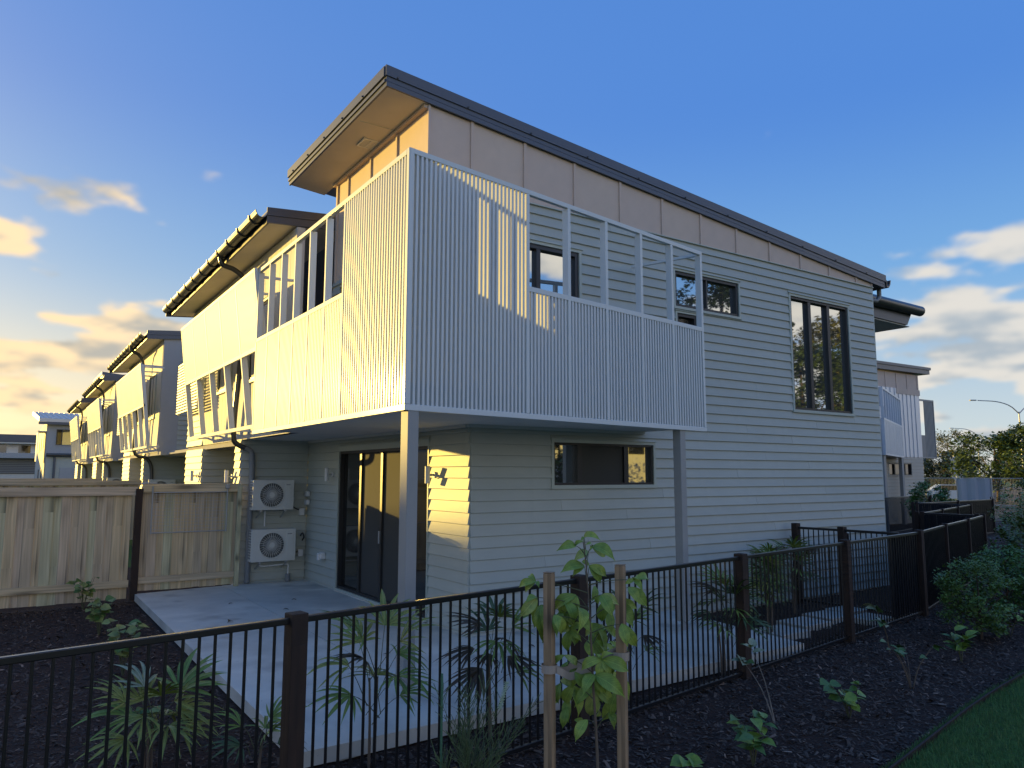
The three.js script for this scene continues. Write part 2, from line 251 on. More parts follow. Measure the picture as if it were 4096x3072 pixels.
part(house, 'side_wall', bx(14.46, 14.575, -0.1, 6.0, -19, ZF - 0.15), M.render);
part(house, 'base_plinth', bx(XW + 0.01, 14.57, -0.2, -0.107, ZF - 0.1, ZF + 0.006), M.concrete);
// patio wall with the sliding door, and the short wall carrying the air conditioners
const dHole = [up(-13.09), up(-9.56), 0.02, 2.545];
boardWall(house, PATIO, 14.8 + ZF, -0.03, 2.70, [dHole], { start: -0.106 });
{
  const w = windowAt(house, PATIO, ...dHole, { name: 'sliding_door', casing: 0.03, frame: 0.045, mull: [up(-12.11), up(-11.24), up(-10.43)], mullW: 0.075, glasses: [M.glassDark, M.flyscreen, M.flyscreen, M.glassDark], head: 0.09 });
  loc(w, 'handle', rbx(up(-11.24) - 0.012, up(-11.24) + 0.012, 0.95, 1.15, 0.006, 0.04), M.galv);
  loc(w, 'track', bx(dHole[0] + 0.03, dHole[1] - 0.03, 0.0, 0.019, -0.05, 0.06), M.concrete);
}
boardWall(house, ACW, XW - 3.68 - 0.03, -0.03, 2.70, [], { start: -0.106 });
// upper wall behind the side screen
boardWall(house, { x: 4.31, z: -11.83, rot: -Math.PI / 2 }, 11.83 + ZF, 2.72, 5.2, [[0.35, 2.6, 2.96, 5.1]]);
windowAt(house, { x: 4.31, z: -11.83, rot: -Math.PI / 2 }, 0.35, 2.6, 2.96, 5.1, { mull: [1.45], glass: M.glassDark });
{ // tan panels with cover battens, front and side
  const yr = (x) => 6.976 - 0.0912 * (x - 3.68), back = part(house, 'upper_wall', prism([[4.33, 5.9], [14.56, 5.9], [14.56, yr(14.56) + 0.02], [4.33, yr(4.33) + 0.02]], ZF - 0.12, ZF - 0.014, 'z'), tans[0]);
  const xs = [4.31, 4.98]; for (let x = 5.86; x < 14.5; x += 0.9085) xs.push(x); xs.push(14.6);
  for (let i = 0; i + 1 < xs.length; i++) { const a = xs[i] + 0.004, b = xs[i + 1] - 0.004; loc(back, 'cladding_panel', prism([[a, 5.907], [b, 5.907], [b, yr(b)], [a, yr(a)]], ZF - 0.013, ZF, 'z'), tans[i % 2]); }
  xs.forEach((x, i) => { const a = Math.max(x - 0.022, 4.3), b = Math.min(x + 0.022, 14.6); loc(back, 'cover_batten', prism([[a, 5.907], [b, 5.907], [b, yr(b)], [a, yr(a)]], ZF + 0.001, ZF + 0.024, 'z'), tans[0]); });
  const y1 = yr(4.31), side = part(house, 'upper_side_wall', bx(4.325, 4.42, 5.2, y1, -11.82, ZF - 0.13), tans[0]);
  const zs = [-8.456, -9.40, -10.33, -11.24, -11.72, -11.83];
  for (let i = 0; i + 1 < zs.length; i++) loc(side, 'cladding_panel', bx(4.31, 4.324, 5.2, y1, zs[i + 1] + 0.004, zs[i] - 0.004), tans[i % 2]);
  zs.slice(1, 5).forEach((z) => loc(side, 'cover_batten', bx(4.286, 4.309, 5.2, y1, z - 0.022, z + 0.022), tans[0]));
  loc(side, 'soffit_bead', bx(4.25, 4.309, y1 - 0.045, y1 - 0.002, -11.83, ZF), tans[0]);
}
{ // high mono-pitch roof
  const yr = (x, d = 0) => 6.976 - 0.0912 * (x - 3.68) + d, X0 = 3.68, X1 = 15.03, Z0 = -8.40, Z1 = -12.42;
  const band = (a, b, d0, d1, z0, z1) => prism([[a, yr(a, d0)], [b, yr(b, d0)], [b, yr(b, d1)], [a, yr(a, d1)]], z0, z1, 'z');
  const roof = part(house, 'roof', band(X0 + 0.03, X1, 0.03, 0.24, Z1 + 0.03, Z0 - 0.03), M.roof);
  loc(roof, 'soffit_lining', band(X0 + 0.03, 4.30, 0.004, 0.026, Z1 + 0.03, Z0 - 0.03), M.soffit);
  loc(roof, 'soffit_joint', bx(X0 + 0.05, 4.28, yr(4.28) - 0.0, yr(4.28) + 0.006, -9.402, -9.398), M.trim);
  loc(roof, 'barge_board', merge([band(X0, X1, 0, 0.062, Z0 - 0.03, Z0), band(X0, X1, 0.062, 0.07, Z0 - 0.03, Z0 - 0.008), band(X0, X1, 0.07, 0.135, Z0 - 0.03, Z0 - 0.003)]), M.roof);
  loc(roof, 'barge_cap', band(X0 - 0.015, X1 + 0.02, 0.136, 0.27, Z0 - 0.03, Z0 + 0.015), M.roof);
  loc(roof, 'fascia_board', merge([bx(X0, X0 + 0.03, yr(X0), yr(X0, 0.06), Z1, Z0 - 0.03), bx(X0 - 0.02, X0 + 0.03, yr(X0, 0.062), yr(X0, 0.10), Z1, Z0 - 0.03), bx(X0 - 0.004, X0 + 0.03, yr(X0, 0.10), yr(X0, 0.135), Z1, Z0 - 0.03)]), M.roof);
  loc(roof, 'fascia_cap', bx(X0 - 0.03, X0 + 0.03, yr(X0, 0.136), yr(X0, 0.268), Z1 - 0.015, Z0 - 0.03), M.roof);
  loc(roof, 'roof_sheet', band(X0 - 0.01, X1 + 0.05, 0.272, 0.286, Z1, Z0), M.roof);
  const sc = []; for (let x = X0 + 0.15; x < X1; x += 1.05) { const c = cyl(0.014, 0.02, 8); c.rotateX(Math.PI / 2); c.translate(x, yr(x, 0.155), Z0 + 0.02); sc.push(c); } for (let z = Z1 + 0.3; z < Z0; z += 0.75) { const c = cyl(0.014, 0.02, 8); c.rotateZ(Math.PI / 2); c.translate(X0 - 0.036, yr(X0, 0.155), z); sc.push(c); }
  stuff(loc(roof, 'screws', merge(sc), M.gutter));
  const vy = yr(4.13) - 0.012, v = loc(roof, 'soffit_vent', merge([bx(4.0, 4.26, vy, vy + 0.02, -9.90, -9.88), bx(4.0, 4.26, vy, vy + 0.02, -10.18, -10.16), bx(4.0, 4.02, vy, vy + 0.02, -10.16, -9.90), bx(4.24, 4.26, vy, vy + 0.02, -10.16, -9.90), bx(4.12, 4.135, vy, vy + 0.02, -10.16, -9.90), ...Array.from({ length: 12 }, (_, i) => bx(4.02, 4.24, vy + 0.004, vy + 0.014, -10.15 + i * 0.021, -10.142 + i * 0.021))]), M.white);
  const gp = [[X1 + 0.02, yr(X1, 0.03)], [X1 + 0.10, yr(X1, 0.02)], [X1 + 0.16, yr(X1, 0.09)], [X1 + 0.19, yr(X1, 0.19)], [X1 + 0.165, yr(X1, 0.19)], [X1 + 0.14, yr(X1, 0.11)], [X1 + 0.09, yr(X1, 0.05)], [X1 + 0.04, yr(X1, 0.06)], [X1 + 0.04, yr(X1, 0.17)], [X1 + 0.02, yr(X1, 0.17)]];
  loc(roof, 'gutter', prism(gp, Z1, Z0 + 0.02, 'z'), M.gutter);
  part(house, 'downpipe', tube([[X1 + 0.1, yr(X1, 0.03), -8.6], [X1 + 0.1, yr(X1, -0.12), -8.6], [X1 + 0.03, yr(X1, -0.22), -8.6], [X1 - 0.25, yr(X1, -0.26), -8.62], [X1 - 0.37, yr(X1, -0.4), -8.62], [X1 - 0.37, 0, -8.62]], 0.045, 10, 40), M.pipeGrey);
  // lower entry roof behind the far corner
  const en = part(house, 'entry_roof', prism([[14.6, 5.55], [17.05, 5.50], [17.3, 5.86], [14.6, 5.97]], -12, -9.06, 'z'), M.roof);
  loc(en, 'soffit_lining', prism([[14.6, 5.52], [17.2, 5.47], [17.2, 5.49], [14.6, 5.54]], -11.9, -9.1, 'z'), M.ceiling);
  const g2 = cyl(0.12, 2.85, 14); g2.rotateZ(Math.PI / 2 - 0.012); g2.translate(16.05, 5.87, -8.97); loc(en, 'gutter', g2, M.gutter);
}
{ // balcony floor, its lined underside, and posts
  const FX = (x) => -6.46 - Math.tan(ROT) * (x - 3.1);
  const fl = part(house, 'balcony_floor', prism([[3.13, -6.51], [8.12, FX(8.12) - 0.05], [8.12, ZF + 0.03], [4.30, ZF + 0.03], [4.30, -11.84], [3.13, -11.84]], 2.715, 2.93, 'y'), M.ceiling);
  loc(fl, 'ceiling_lining', prism([[3.14, -6.53], [8.08, FX(8.08) - 0.07], [8.08, ZF + 0.035], [XW - 0.03, ZF + 0.035], [XW - 0.03, -14.77], [3.70, -14.77], [3.70, -11.86], [3.14, -11.86]], 2.70, 2.714, 'y'), M.ceiling);
  loc(fl, 'ceiling_bead', merge([bx(XW - 0.07, XW - 0.029, 2.66, 2.699, -14.7, ZF - 0.02), bx(XW - 0.07, 8.05, 2.66, 2.699, ZF + 0.03, ZF + 0.07)]), M.ceiling);
  for (const [x, z] of [[3.19, -6.545], [7.62, -7.27]]) {
    const g = rbx(-0.0625, 0.0625, 0.115, 2.699, -0.0625, 0.0625, 0.008); g.rotateY(ROT); const p = part(house, 'post', g, M.post, [x, 0, z]);
    const pin = bx(-0.022, 0.022, 0, 0.12, -0.022, 0.022); pin.rotateY(ROT); loc(p, 'base_pin', pin, M.galv);
    const slot = bx(0.008, 0.016, 0.16, 0.42, 0.0625, 0.0645); slot.rotateY(ROT); loc(p, 'bracket_slot', slot, M.acDark);
    const sh = rbx(-0.066, 0.066, 0.12, 0.43, -0.066, 0.066, 0.006); sh.rotateY(ROT); loc(p, 'base_sleeve', sh, M.post);
  }
}
{ // front balcony screen, set at the angle of the boundary
  const L = 5.15, y0 = 2.655, y1 = 5.275, ym = 4.15, fm = { x: 3.10, z: -6.46, rot: ROT };
  const s = new THREE.Mesh(rbx(0, L, y0, y0 + 0.06, -0.055, 0.0, 0.004), M.frameAlu); s.name = 'front_balcony_screen'; setFrame(s, fm, house); house.add(s);
  const F = (...a) => loc(s, 'frame_rail', rbx(...a, 0.004), M.frameAlu);
  F(0, L, y1 - 0.055, y1, -0.055, 0); F(0, 0.055, y0 + 0.061, y1 - 0.056, -0.055, 0.001); F(1.65, L, ym - 0.06, ym, -0.0551, 0);
  const ms = [1.625, 2.31, 3.00, 3.71, 4.40, L - 0.03];
  ms.forEach((m, i) => loc(s, 'mullion', rbx(m - 0.025, m + 0.025, y0 + 0.061, y1 - 0.056, -0.09, 0.0015, 0.004), M.frameAlu));
  battens(s, 0.07, 1.59, y0 + 0.058, y1 - 0.053, 0.0555);
  for (let i = 0; i < 5; i++) battens(s, ms[i] + 0.035, ms[i + 1] - 0.035, y0 + 0.058, ym - 0.058, 0.0575);
  loc(s, 'brace', bar([L - 0.03, y1 - 0.04, -0.06], [L - 0.22, y1 - 0.04, -1.12], 0.04, 0.04), M.frameAlu);
}
{ // side balcony screen facing the row
  const Z0 = -11.86, L = 5.40, y0 = 2.655, y1 = 5.275, ym = 4.15, fm = { x: 3.09, z: Z0, rot: -Math.PI / 2 };
  const s = new THREE.Mesh(rbx(0, L - 0.002, y0, y0 + 0.06, -0.055, 0, 0.004), M.frameAlu); s.name = 'side_balcony_screen'; setFrame(s, fm, house); house.add(s);
  const F = (...a) => loc(s, 'frame_rail', rbx(...a, 0.004), M.frameAlu);
  F(0, L - 0.06, y1 - 0.055, y1, -0.055, 0); F(L - 0.058, L - 0.004, y0 + 0.061, y1, -0.054, 0); F(0, 3.66, ym - 0.06, ym, -0.0551, 0);
  const ms = []; for (let i = 0; i <= 6; i++) ms.push(0.02 + i * 0.6115);
  ms.forEach((m) => loc(s, 'mullion', rbx(m - 0.022, m + 0.022, y0 + 0.061, y1 - 0.056, -0.085, 0.0015, 0.004), M.frameAlu));
  battens(s, 3.72, L - 0.075, y0 + 0.058, y1 - 0.053, 0.064);
  for (let i = 0; i < 6; i++) battens(s, ms[i] + 0.03, ms[i + 1] - 0.03, y0 + 0.058, ym - 0.058, 0.058, M.aluminium, false, 0.03, 0.044);
}
{ // services beside the air conditioners
  part(house, 'downpipe', tube([[3.86, 0.02, -14.70], [3.86, 1.2, -14.70], [3.86, 2.30, -14.70], [3.83, 2.47, -14.70], [3.72, 2.54, -14.71]], 0.052, 12, 60), M.pipeGrey); part(house, 'downpipe', tube([[3.74, 2.53, -14.71], [3.62, 2.58, -14.71], [3.52, 2.66, -14.72], [3.50, 2.9, -14.72], [3.56, 4.2, -14.72], [3.58, 5.6, -14.72], [3.52, 5.86, -14.72], [3.35, 5.98, -14.72], [3.15, 6.04, -14.72], [3.10, 6.20, -14.72]], 0.05, 12, 90), M.gutter);
  part(house, 'drain_pipe', merge([tube([[4.12, 1.40, -14.62], [4.12, 1.06, -14.62]], 0.012, 8), tube([[4.05, 0.42, -14.62], [4.05, 0.34, -14.62], [4.12, 0.32, -14.62], [4.55, 0.33, -14.62], [4.60, 0.32, -14.62], [4.60, 0.24, -14.62], [4.60, 0.10, -14.62]], 0.014, 8, 40)]), M.white);
  { const c = cyl(0.045, 0.14, 14, 0.05); c.translate(4.60, 0.08, -14.62); part(house, 'drain_gully', c, M.pipeGrey); }
  for (const [y, z] of [[1.66, -14.66], [1.50, -14.66]]) part(house, 'outlet_box', rbx(4.90, 4.974, y - 0.05, y + 0.05, z - 0.07, z + 0.07, 0.012), M.white);
  for (const [x, y] of [[4.86, 1.31], [4.86, 0.52]]) part(house, 'isolator_box', rbx(x - 0.05, x + 0.05, y - 0.07, y + 0.07, -14.77, -14.69, 0.012), M.white);
  part(house, 'cable_conduit', merge([tube([[4.55, 1.5, -14.6], [4.66, 1.42, -14.66], [4.78, 1.36, -14.72], [4.85, 1.35, -14.73]], 0.012, 6), tube([[4.62, 0.62, -14.6], [4.7, 0.56, -14.68], [4.78, 0.54, -14.72], [4.85, 0.54, -14.73]], 0.012, 6), tube([[4.9, 0.75, -14.75], [4.93, 0.82, -14.74], [4.9, 0.9, -14.75], [4.86, 0.84, -14.74]], 0.014, 6)]), M.acDark);
  part(house, 'vent_cap', merge([rbx(4.88, 4.974, 0.49, 0.61, -13.75, -13.62, 0.02), rbx(4.84, 4.89, 0.47, 0.60, -13.73, -13.64, 0.015)]), M.white);
}

// ================================================================ gutter-roofed part of each unit along the row
function tiltScreen(root, dz, n = 5, detail = 0) {
  const z0 = -11.87 + dz, L = 6.08, y0 = 2.80, y1 = 5.29, x0 = 3.32, x1 = 3.02, a = Math.atan2(x0 - x1, y1 - y0), H = Math.hypot(x0 - x1, y1 - y0);
  const s = new THREE.Mesh(bx(0, L, 0, 0.06, -0.05, 0), M.frameAlu); s.name = 'tilted_screen'; s.rotation.order = 'YXZ'; s.position.set(x0, y0, z0 - L); s.rotation.set(a, -Math.PI / 2, 0); s.position.sub(root.position); root.add(s);
  loc(s, 'frame_rail', bx(0, L, H - 0.06, H, -0.05, 0), M.frameAlu); loc(s, 'frame_rail', bx(0, L, H * 0.5 - 0.03, H * 0.5 + 0.03, -0.0502, 0), M.frameAlu);
  const w = L / n;
  for (let i = 0; i <= n; i++) loc(s, 'strut', bx(Math.min(L - 0.05, Math.max(0, i * w - 0.025)), Math.min(L, Math.max(0.05, i * w + 0.025)), 0.061, H - 0.061, -0.10, 0.001), M.frameAlu);
  for (let i = 0; i < n; i++) battens(s, i * w + 0.03, (i + 1) * w - 0.03, H * 0.5 + 0.028, H - 0.058, 0.06, M.aluminium, true, 0.03, 0.045);
  for (let i = 0; i <= n; i++) loc(s, 'bracket', bar([i * w * 0.96 + 0.1, H - 0.1, -0.03], [i * w * 0.96 + 0.1, H - 0.16, -0.66], 0.04, 0.04), M.frameAlu), loc(s, 'bracket', bar([i * w * 0.96 + 0.1, 0.04, -0.03], [i * w * 0.96 + 0.1, 0.0, -0.37], 0.04, 0.04), M.frameAlu);
  return s;
}
function gutterRoof(root, z0, z1) {
  const ys = (x) => 6.10 + 0.082 * (x - 3.31), pr = (a, b, d0, d1, za, zb) => prism([[a, ys(a) + d0], [b, ys(b) + d0], [b, ys(b) + d1], [a, ys(a) + d1]], za, zb, 'z');
  const r = part(root, 'roof', pr(3.24, 9, 0.03, 0.23, z1 + 0.03, z0 - 0.03), M.roof);
  loc(r, 'soffit_lining', pr(3.24, 4.6, 0.0, 0.028, z1 + 0.03, z0 - 0.03), M.soffit);
  loc(r, 'barge_board', merge([pr(3.2, 9, -0.01, 0.11, z0 - 0.03, z0), pr(3.2, 9, 0.115, 0.25, z0 - 0.03, z0 + 0.012)]), M.roof);
  loc(r, 'barge_board', pr(3.1, 9, -0.02, 0.24, z1, z1 + 0.03), M.roof);
  loc(r, 'fascia_board', bx(3.205, 3.239, ys(3.2) - 0.015, ys(3.2) + 0.20, z1 + 0.03, z0 - 0.03), M.roof);
  const gx = 3.11, gy = 6.26, rr = 0.10, pts = []; for (let i = 0; i <= 10; i++) { const t = Math.PI + i / 10 * Math.PI; pts.push([gx + rr * Math.cos(t), gy + rr * 1.15 * Math.sin(t)]); } for (let i = 10; i >= 0; i--) { const t = Math.PI + i / 10 * Math.PI; pts.push([gx + (rr - 0.012) * Math.cos(t), gy + (rr - 0.012) * 1.15 * Math.sin(t)]); }
  loc(r, 'gutter', prism(pts, z1, z0 + 0.02, 'z'), M.gutter);
  const bp = []; for (let i = 0; i <= 8; i++) { const t = Math.PI + i / 8 * Math.PI; bp.push([gx + (rr + 0.022) * Math.cos(t), gy + (rr + 0.022) * 1.15 * Math.sin(t) + 0.004]); } for (let i = 8; i >= 0; i--) { const t = Math.PI + i / 8 * Math.PI; bp.push([gx + (rr + 0.002) * Math.cos(t), gy + (rr + 0.002) * 1.15 * Math.sin(t)]); }
  const bg = prism(bp, -0.018, 0.018, 'z'); for (let z = z0 - 0.35; z > z1; z -= 0.78) loc(r, 'gutter_bracket', bg, M.gutter, [0, 0, z]);
  return r;
}
function rowUpper(root, dz, joined) {
  const zn = -11.86 + dz, zf = -20.1 + dz, f = { x: 3.69, z: zf, rot: -Math.PI / 2 };
  boardWall(root, f, 1.75, 2.70, 6.09, [], { joined });
  const pw = part(root, 'grooved_wall', bx(3.70, 3.82, 2.70, 6.09, zf + 1.75, zn - (dz ? 0.55 : 0.02)), M.panelLight); const n = 22, w = (zn - (dz ? 0.55 : 0.02) - zf - 1.75) / n, l = [];
  for (let i = 0; i < n; i++) l.push(bx(3.685, 3.699, 2.70, 6.09, zf + 1.75 + i * w + 0.006, zf + 1.75 + (i + 1) * w - 0.006));
  stuff(loc(pw, 'cladding_strips', merge(l), M.panelLight));
  windowAt(root, { x: 3.685, z: zf, rot: -Math.PI / 2 }, 3.1, 4.3, 3.75, 5.2, { mull: [3.7], glass: M.glassDark });
  windowAt(root, { x: 3.685, z: zf, rot: -Math.PI / 2 }, 5.6, 6.9, 3.75, 5.2, { mull: [6.2], glass: M.glassDark });
  part(root, 'floor_edge', bx(3.71, 9, 2.60, 2.699, zf, (dz ? zn : -14.95) - 0.02), M.render);
  part(root, 'back_wall', bx(3.8, 9, 2.70, 6.4, zf, zf + 0.12), M.render);
  // horizontal louvre screen over the recess
  const lv = part(root, 'louvre_screen', merge([bx(3.44, 3.48, 3.5, 4.75, zf - 0.15, zf - 0.11), bx(3.44, 3.48, 3.5, 4.75, zf + 2.6, zf + 2.64), bx(3.44, 3.48, 3.5, 4.75, zf + 1.2, zf + 1.24)]), M.frameAlu); const bl = [];
  for (let y = 3.52; y < 4.75; y += 0.07) bl.push(bx(3.40, 3.439, y, y + 0.035, zf - 0.15, zf + 2.64), bx(3.9, 4.6, y, y + 0.035, zf - 1.2, zf - 1.16));
  stuff(loc(lv, 'louvre_blades', merge(bl), M.aluminium));
}
function rowGround(root, dz, joined, first) {
  const a = { x: 3.68, z: -15.22 + dz, rot: -Math.PI / 2 };
  boardWall(root, a, 0.42, -0.03, 2.69, [], { start: -0.106 });
  boardWall(root, { x: 3.68, z: -18.25 + dz, rot: 0 }, 1.3, -0.03, 2.60, [], { start: -0.106, joined });
  boardWall(root, { x: 3.68, z: -20.1 + dz, rot: -Math.PI / 2 }, 1.85, -0.03, 2.60, [], { start: -0.106, joined });
  part(root, 'porch_wall', bx(5.0, 5.12, -0.05, 2.7, -18.25 + dz, -15.0 + dz), M.render);
  part(root, 'rear_patio_wall', bx(5.0, 5.12, -0.05, 2.7, -27.1 + dz, -20.1 + dz), sidings[1]);
  part(root, 'rear_return_wall', bx(3.75, 5.0, -0.05, 2.6, -20.1 + dz, -20.0 + dz), sidings[0]);
}
function rowRecess(root, dz) { part(root, 'recess_ceiling', bx(3.9, 5.2, 2.62, 2.70, -24.2 + dz, -20.1 + dz), M.render); part(root, 'recess_wall', bx(5.2, 5.3, 2.7, 6.2, -24.2 + dz, -20.1 + dz), M.render); }
tiltScreen(house, 0); gutterRoof(house, -11.93, -20.69); rowUpper(house, 0, false); rowGround(house, 0, false, true); rowRecess(house, 0);
const rowLabels = ['grey rendered townhouse with tilted batten screen, second along the row behind the corner townhouse', 'townhouse with tilted batten screen and a higher roof, third along the row behind two others', 'last small townhouse with tilted batten screen, next to the pale corrugated roof'];
for (let k = 1; k <= 3; k++) {
  const dz = -12.35 * k, h = thing('row_townhouse', rowLabels[k - 1], 'townhouse', [3.69, 0, -11.86 + dz], 'townhouses in the row');
  tiltScreen(h, dz); gutterRoof(h, -12.2 + dz + 0.0, -21.4 + dz); rowUpper(h, dz, true); rowGround(h, dz, true); rowRecess(h, dz);
  part(h, 'rendered_end_wall', bx(3.69, 4.2, 2.62, 6.2, -12.38 + dz, -12.26 + dz), M.render);
  boardWall(h, { x: 4.2, z: -12.28 + dz, rot: 0 }, 4, 2.62, 6.25, [], { joined: true });
  boardWall(h, { x: 3.68, z: -14.8 + dz, rot: 0 }, 1.3, -0.03, 2.7, [], { start: -0.106, joined: true });
  part(h, 'window_hood', bx(3.02, 3.69, 5.27, 5.30, -12.35 + dz, -12.25 + dz), M.frameAlu);
  part(h, 'downpipe', tube([[3.86, 0.02, -14.70 + dz], [3.86, 2.35, -14.70 + dz], [3.7, 2.56, -14.7 + dz], [3.4, 2.66, -14.72 + dz], [3.45, 5.7, -14.72 + dz], [3.3, 5.95, -14.72 + dz], [3.1, 6.05, -14.72 + dz], [3.06, 6.22, -14.72 + dz]], 0.052, 8, 50), M.gutter);
  if (k === 3) { const yr = (x) => 6.976 - 0.0912 * (x - 3.68), z0 = -43.2, z1 = -48; const r = part(h, 'high_roof', prism([[3.68, yr(3.68)], [9, yr(9)], [9, yr(9) + 0.25], [3.68, yr(3.68) + 0.25]], z1, z0, 'z'), M.roof); loc(r, 'fascia_cap', bx(3.64, 3.679, yr(3.68) + 0.1, yr(3.68) + 0.26, z1, z0), M.frameAlu); part(h, 'upper_wall', bx(4.4, 8, 5.2, 6.5, z1 + 0.05, z0 - 0.4), tans[0]); }
}

// ================================================================ ground, slab, lawn
{
  const g = new THREE.PlaneGeometry(1600, 1600, 1, 1); g.rotateX(-Math.PI / 2); g.translate(0, -0.22, 0); struct('ground', metreUV(g), M.turf);
}
const FZ = (x) => -4.5 - 0.16 * x;                                    // line of the black boundary fence
const lawnZ = (x) => -2.42 - 0.158 * x - 0.05 * Math.sin(x * 0.9 + 0.5);   // where lawn meets garden bed
{ // uneven mulch bed
  const x0 = -9, x1 = 40, z0 = -20, nx = 330, nz = 150, p = [], idx = [];
  for (let i = 0; i <= nx; i++) { const x = x0 + (x1 - x0) * i / nx, ze = lawnZ(x) + 0.06; for (let j = 0; j <= nz; j++) { const z = z0 + (ze - z0) * j / nz; const e = j === nz ? -0.05 : 0; p.push(x, -0.135 + e + 0.045 * (fbm(x * 1.3 + 50, z * 1.3 + 50, 4) - 0.5) + 0.03 * (vnoise(x * 9, z * 9) - 0.5), z); } }
  for (let i = 0; i < nx; i++) for (let j = 0; j < nz; j++) { const a = i * (nz + 1) + j, b = a + nz + 1; idx.push(a, a + 1, b, b, a + 1, b + 1); }
  const g = new THREE.BufferGeometry(); g.setAttribute('position', new THREE.Float32BufferAttribute(p, 3)); g.setIndex(idx); g.computeVertexNormals(); g.setAttribute('uv', new THREE.Float32BufferAttribute(p.filter((_, i) => i % 3 !== 1), 2)); struct('garden_bed', g, M.soil);
}
{ // lawn sheet
  const n = 200, x0 = -9, x1 = 60, p = [], idx = []; for (let i = 0; i <= n; i++) { const x = x0 + (x1 - x0) * i / n; p.push(x, -0.10, 30, x, -0.10, lawnZ(x) + 0.3, x, -0.095, lawnZ(x) + 0.04, x, -0.16, lawnZ(x) + 0.035); }
  for (let i = 0; i < n; i++) for (let k = 0; k < 3; k++) { const a = i * 4 + k, b = a + 4; idx.push(a, b, a + 1, b, b + 1, a + 1); }
  const g = new THREE.BufferGeometry(); g.setAttribute('position', new THREE.Float32BufferAttribute(p, 3)); g.setIndex(idx); g.computeVertexNormals(); g.setAttribute('uv', new THREE.Float32BufferAttribute(p.filter((_, i) => i % 3 !== 1), 2)); struct('lawn', g, M.turf);
}
{ // concrete patio in panels with sawn joints
  const P = [[[1.945, -14.55], [3.42, -14.72], [3.42, -10.105], [1.945, -10.105]], [[1.945, -10.095], [3.42, -10.095], [3.42, -5.755], [1.945, -5.712]], [[3.430, -14.76], [4.97, -14.76], [4.97, -10.105], [3.430, -10.105]], [[3.430, -10.095], [4.97, -10.095], [4.97, -5.80], [3.430, -5.756]], [[4.980, -8.42], [6.75, -8.42], [6.75, -5.855], [4.980, -5.80]], [[6.760, -8.42], [8.56, -8.42], [8.26, -5.90], [6.760, -5.855]]];
  const s = struct('patio_slab', prism([[2.0, -14.5], [4.9, -14.5], [4.9, -8.5], [8.4, -8.5], [8.2, -5.95], [2.0, -5.76]], -0.3, -0.115, 'y'), M.concrete);
  for (const q of P) { const g = prism(q, -0.114, 0, 'y'); loc(s, 'slab_panel', g, M.concrete); }
  const st = [[8.95, -6.75, 0.5], [9.75, -6.95, 0.5], [10.55, -7.08, 0.5], [11.2, -7.2, 0.42], [10.9, -6.62, 0.45]];
  st.forEach(([x, z, w], k) => { const b = tag(new THREE.Mesh(rbx(x - w * 0.62, x + w * 0.62, -0.16, -0.055, z - w * 0.5, z + w * 0.5, 0.01), M.concrete), ['pale concrete stepping paver nearest the end of the slab', 'second pale stepping paver from the slab, set in mulch', 'third pale stepping paver from the slab, behind a fence post', 'last pale stepping paver beside the side fence post', 'pale stepping paver lying closest to the bar fence'][k], 'paver', 'stepping pavers'); b.name = numbered('stepping_paver'); scene.add(b); });
}
{ // timber garden edging
  const l = []; for (let x = -3; x < 22; x += 0.5) l.push(bar([x, -0.115, lawnZ(x) + 0.012], [x + 0.5, -0.115, lawnZ(x + 0.5) + 0.012], 0.018, 0.11)); const o = tag(new THREE.Mesh(merge(l), M.darkTimber), 'thin timber edging between lawn and mulch bed', 'edging'); o.name = 'garden_edging'; scene.add(o);
}
{ // bark chips
  const r = rng(11), N = 46000, chip = new THREE.BufferGeometry(); chip.setAttribute('position', new THREE.Float32BufferAttribute([-0.5, 0, -0.13, 0.5, 0.1, -0.2, 0.42, 0, 0.16, -0.44, 0.12, 0.2, 0, 0.22, 0], 3)); chip.setIndex([0, 4, 1, 1, 4, 2, 2, 4, 3, 3, 4, 0]); chip.computeVertexNormals();
  const m = new THREE.MeshPhysicalMaterial({ roughness: 0.85 }); m.color.setRGB(1, 1, 1); m.name = 'chip';
  const im = new THREE.InstancedMesh(chip, m, N), q = new THREE.Quaternion(), e = new THREE.Euler(), mt = new THREE.Matrix4(), c = new THREE.Color(); let k = 0;
  while (k < N) {
    const t = Math.pow(r(), 1.6); let x, z;
    const sel = r();
    if (sel < 0.34) { x = -1.5 + 3.5 * r(); z = -4.4 - 10.2 * t; } else if (sel < 0.86) { x = 1 + 15 * Math.pow(r(), 1.15); z = FZ(x) - 0.3 + (lawnZ(x) - FZ(x) + 0.3) * r(); } else { x = 1.9 + 11 * r(); z = -5.7 + (FZ(x) + 5.7) * r() - (x > 8.4 ? 2.2 * r() : 0); }
    if (x > 1.9 && x < 8.35 && z < -5.68 - 0.03 * (x - 1.95)) continue; if (z > lawnZ(x) + 0.02) continue;
    const L = 0.022 + 0.065 * r() * r(), y = -0.13 + 0.045 * (fbm(x * 1.3 + 50, z * 1.3 + 50, 4) - 0.5) + 0.012 * r();
    e.set((r() - 0.5) * 0.9, r() * 6.28, (r() - 0.5) * 0.9); q.setFromEuler(e); mt.compose(V3(x, y, z), q, V3(L, L * (0.3 + 0.4 * r()), L * (0.5 + 0.8 * r()))); im.setMatrixAt(k, mt);
    const s = 0.03 + 0.11 * r() * r() + (r() < 0.05 ? 0.24 * r() : 0); c.setRGB(s * 1.3, s * 0.86, s * 0.6); im.setColorAt(k, c); k++;
  }
  im.name = 'bark_mulch'; stuff(im); tag(im, 'dark brown bark chips covering the garden beds', 'mulch'); scene.add(im);
}
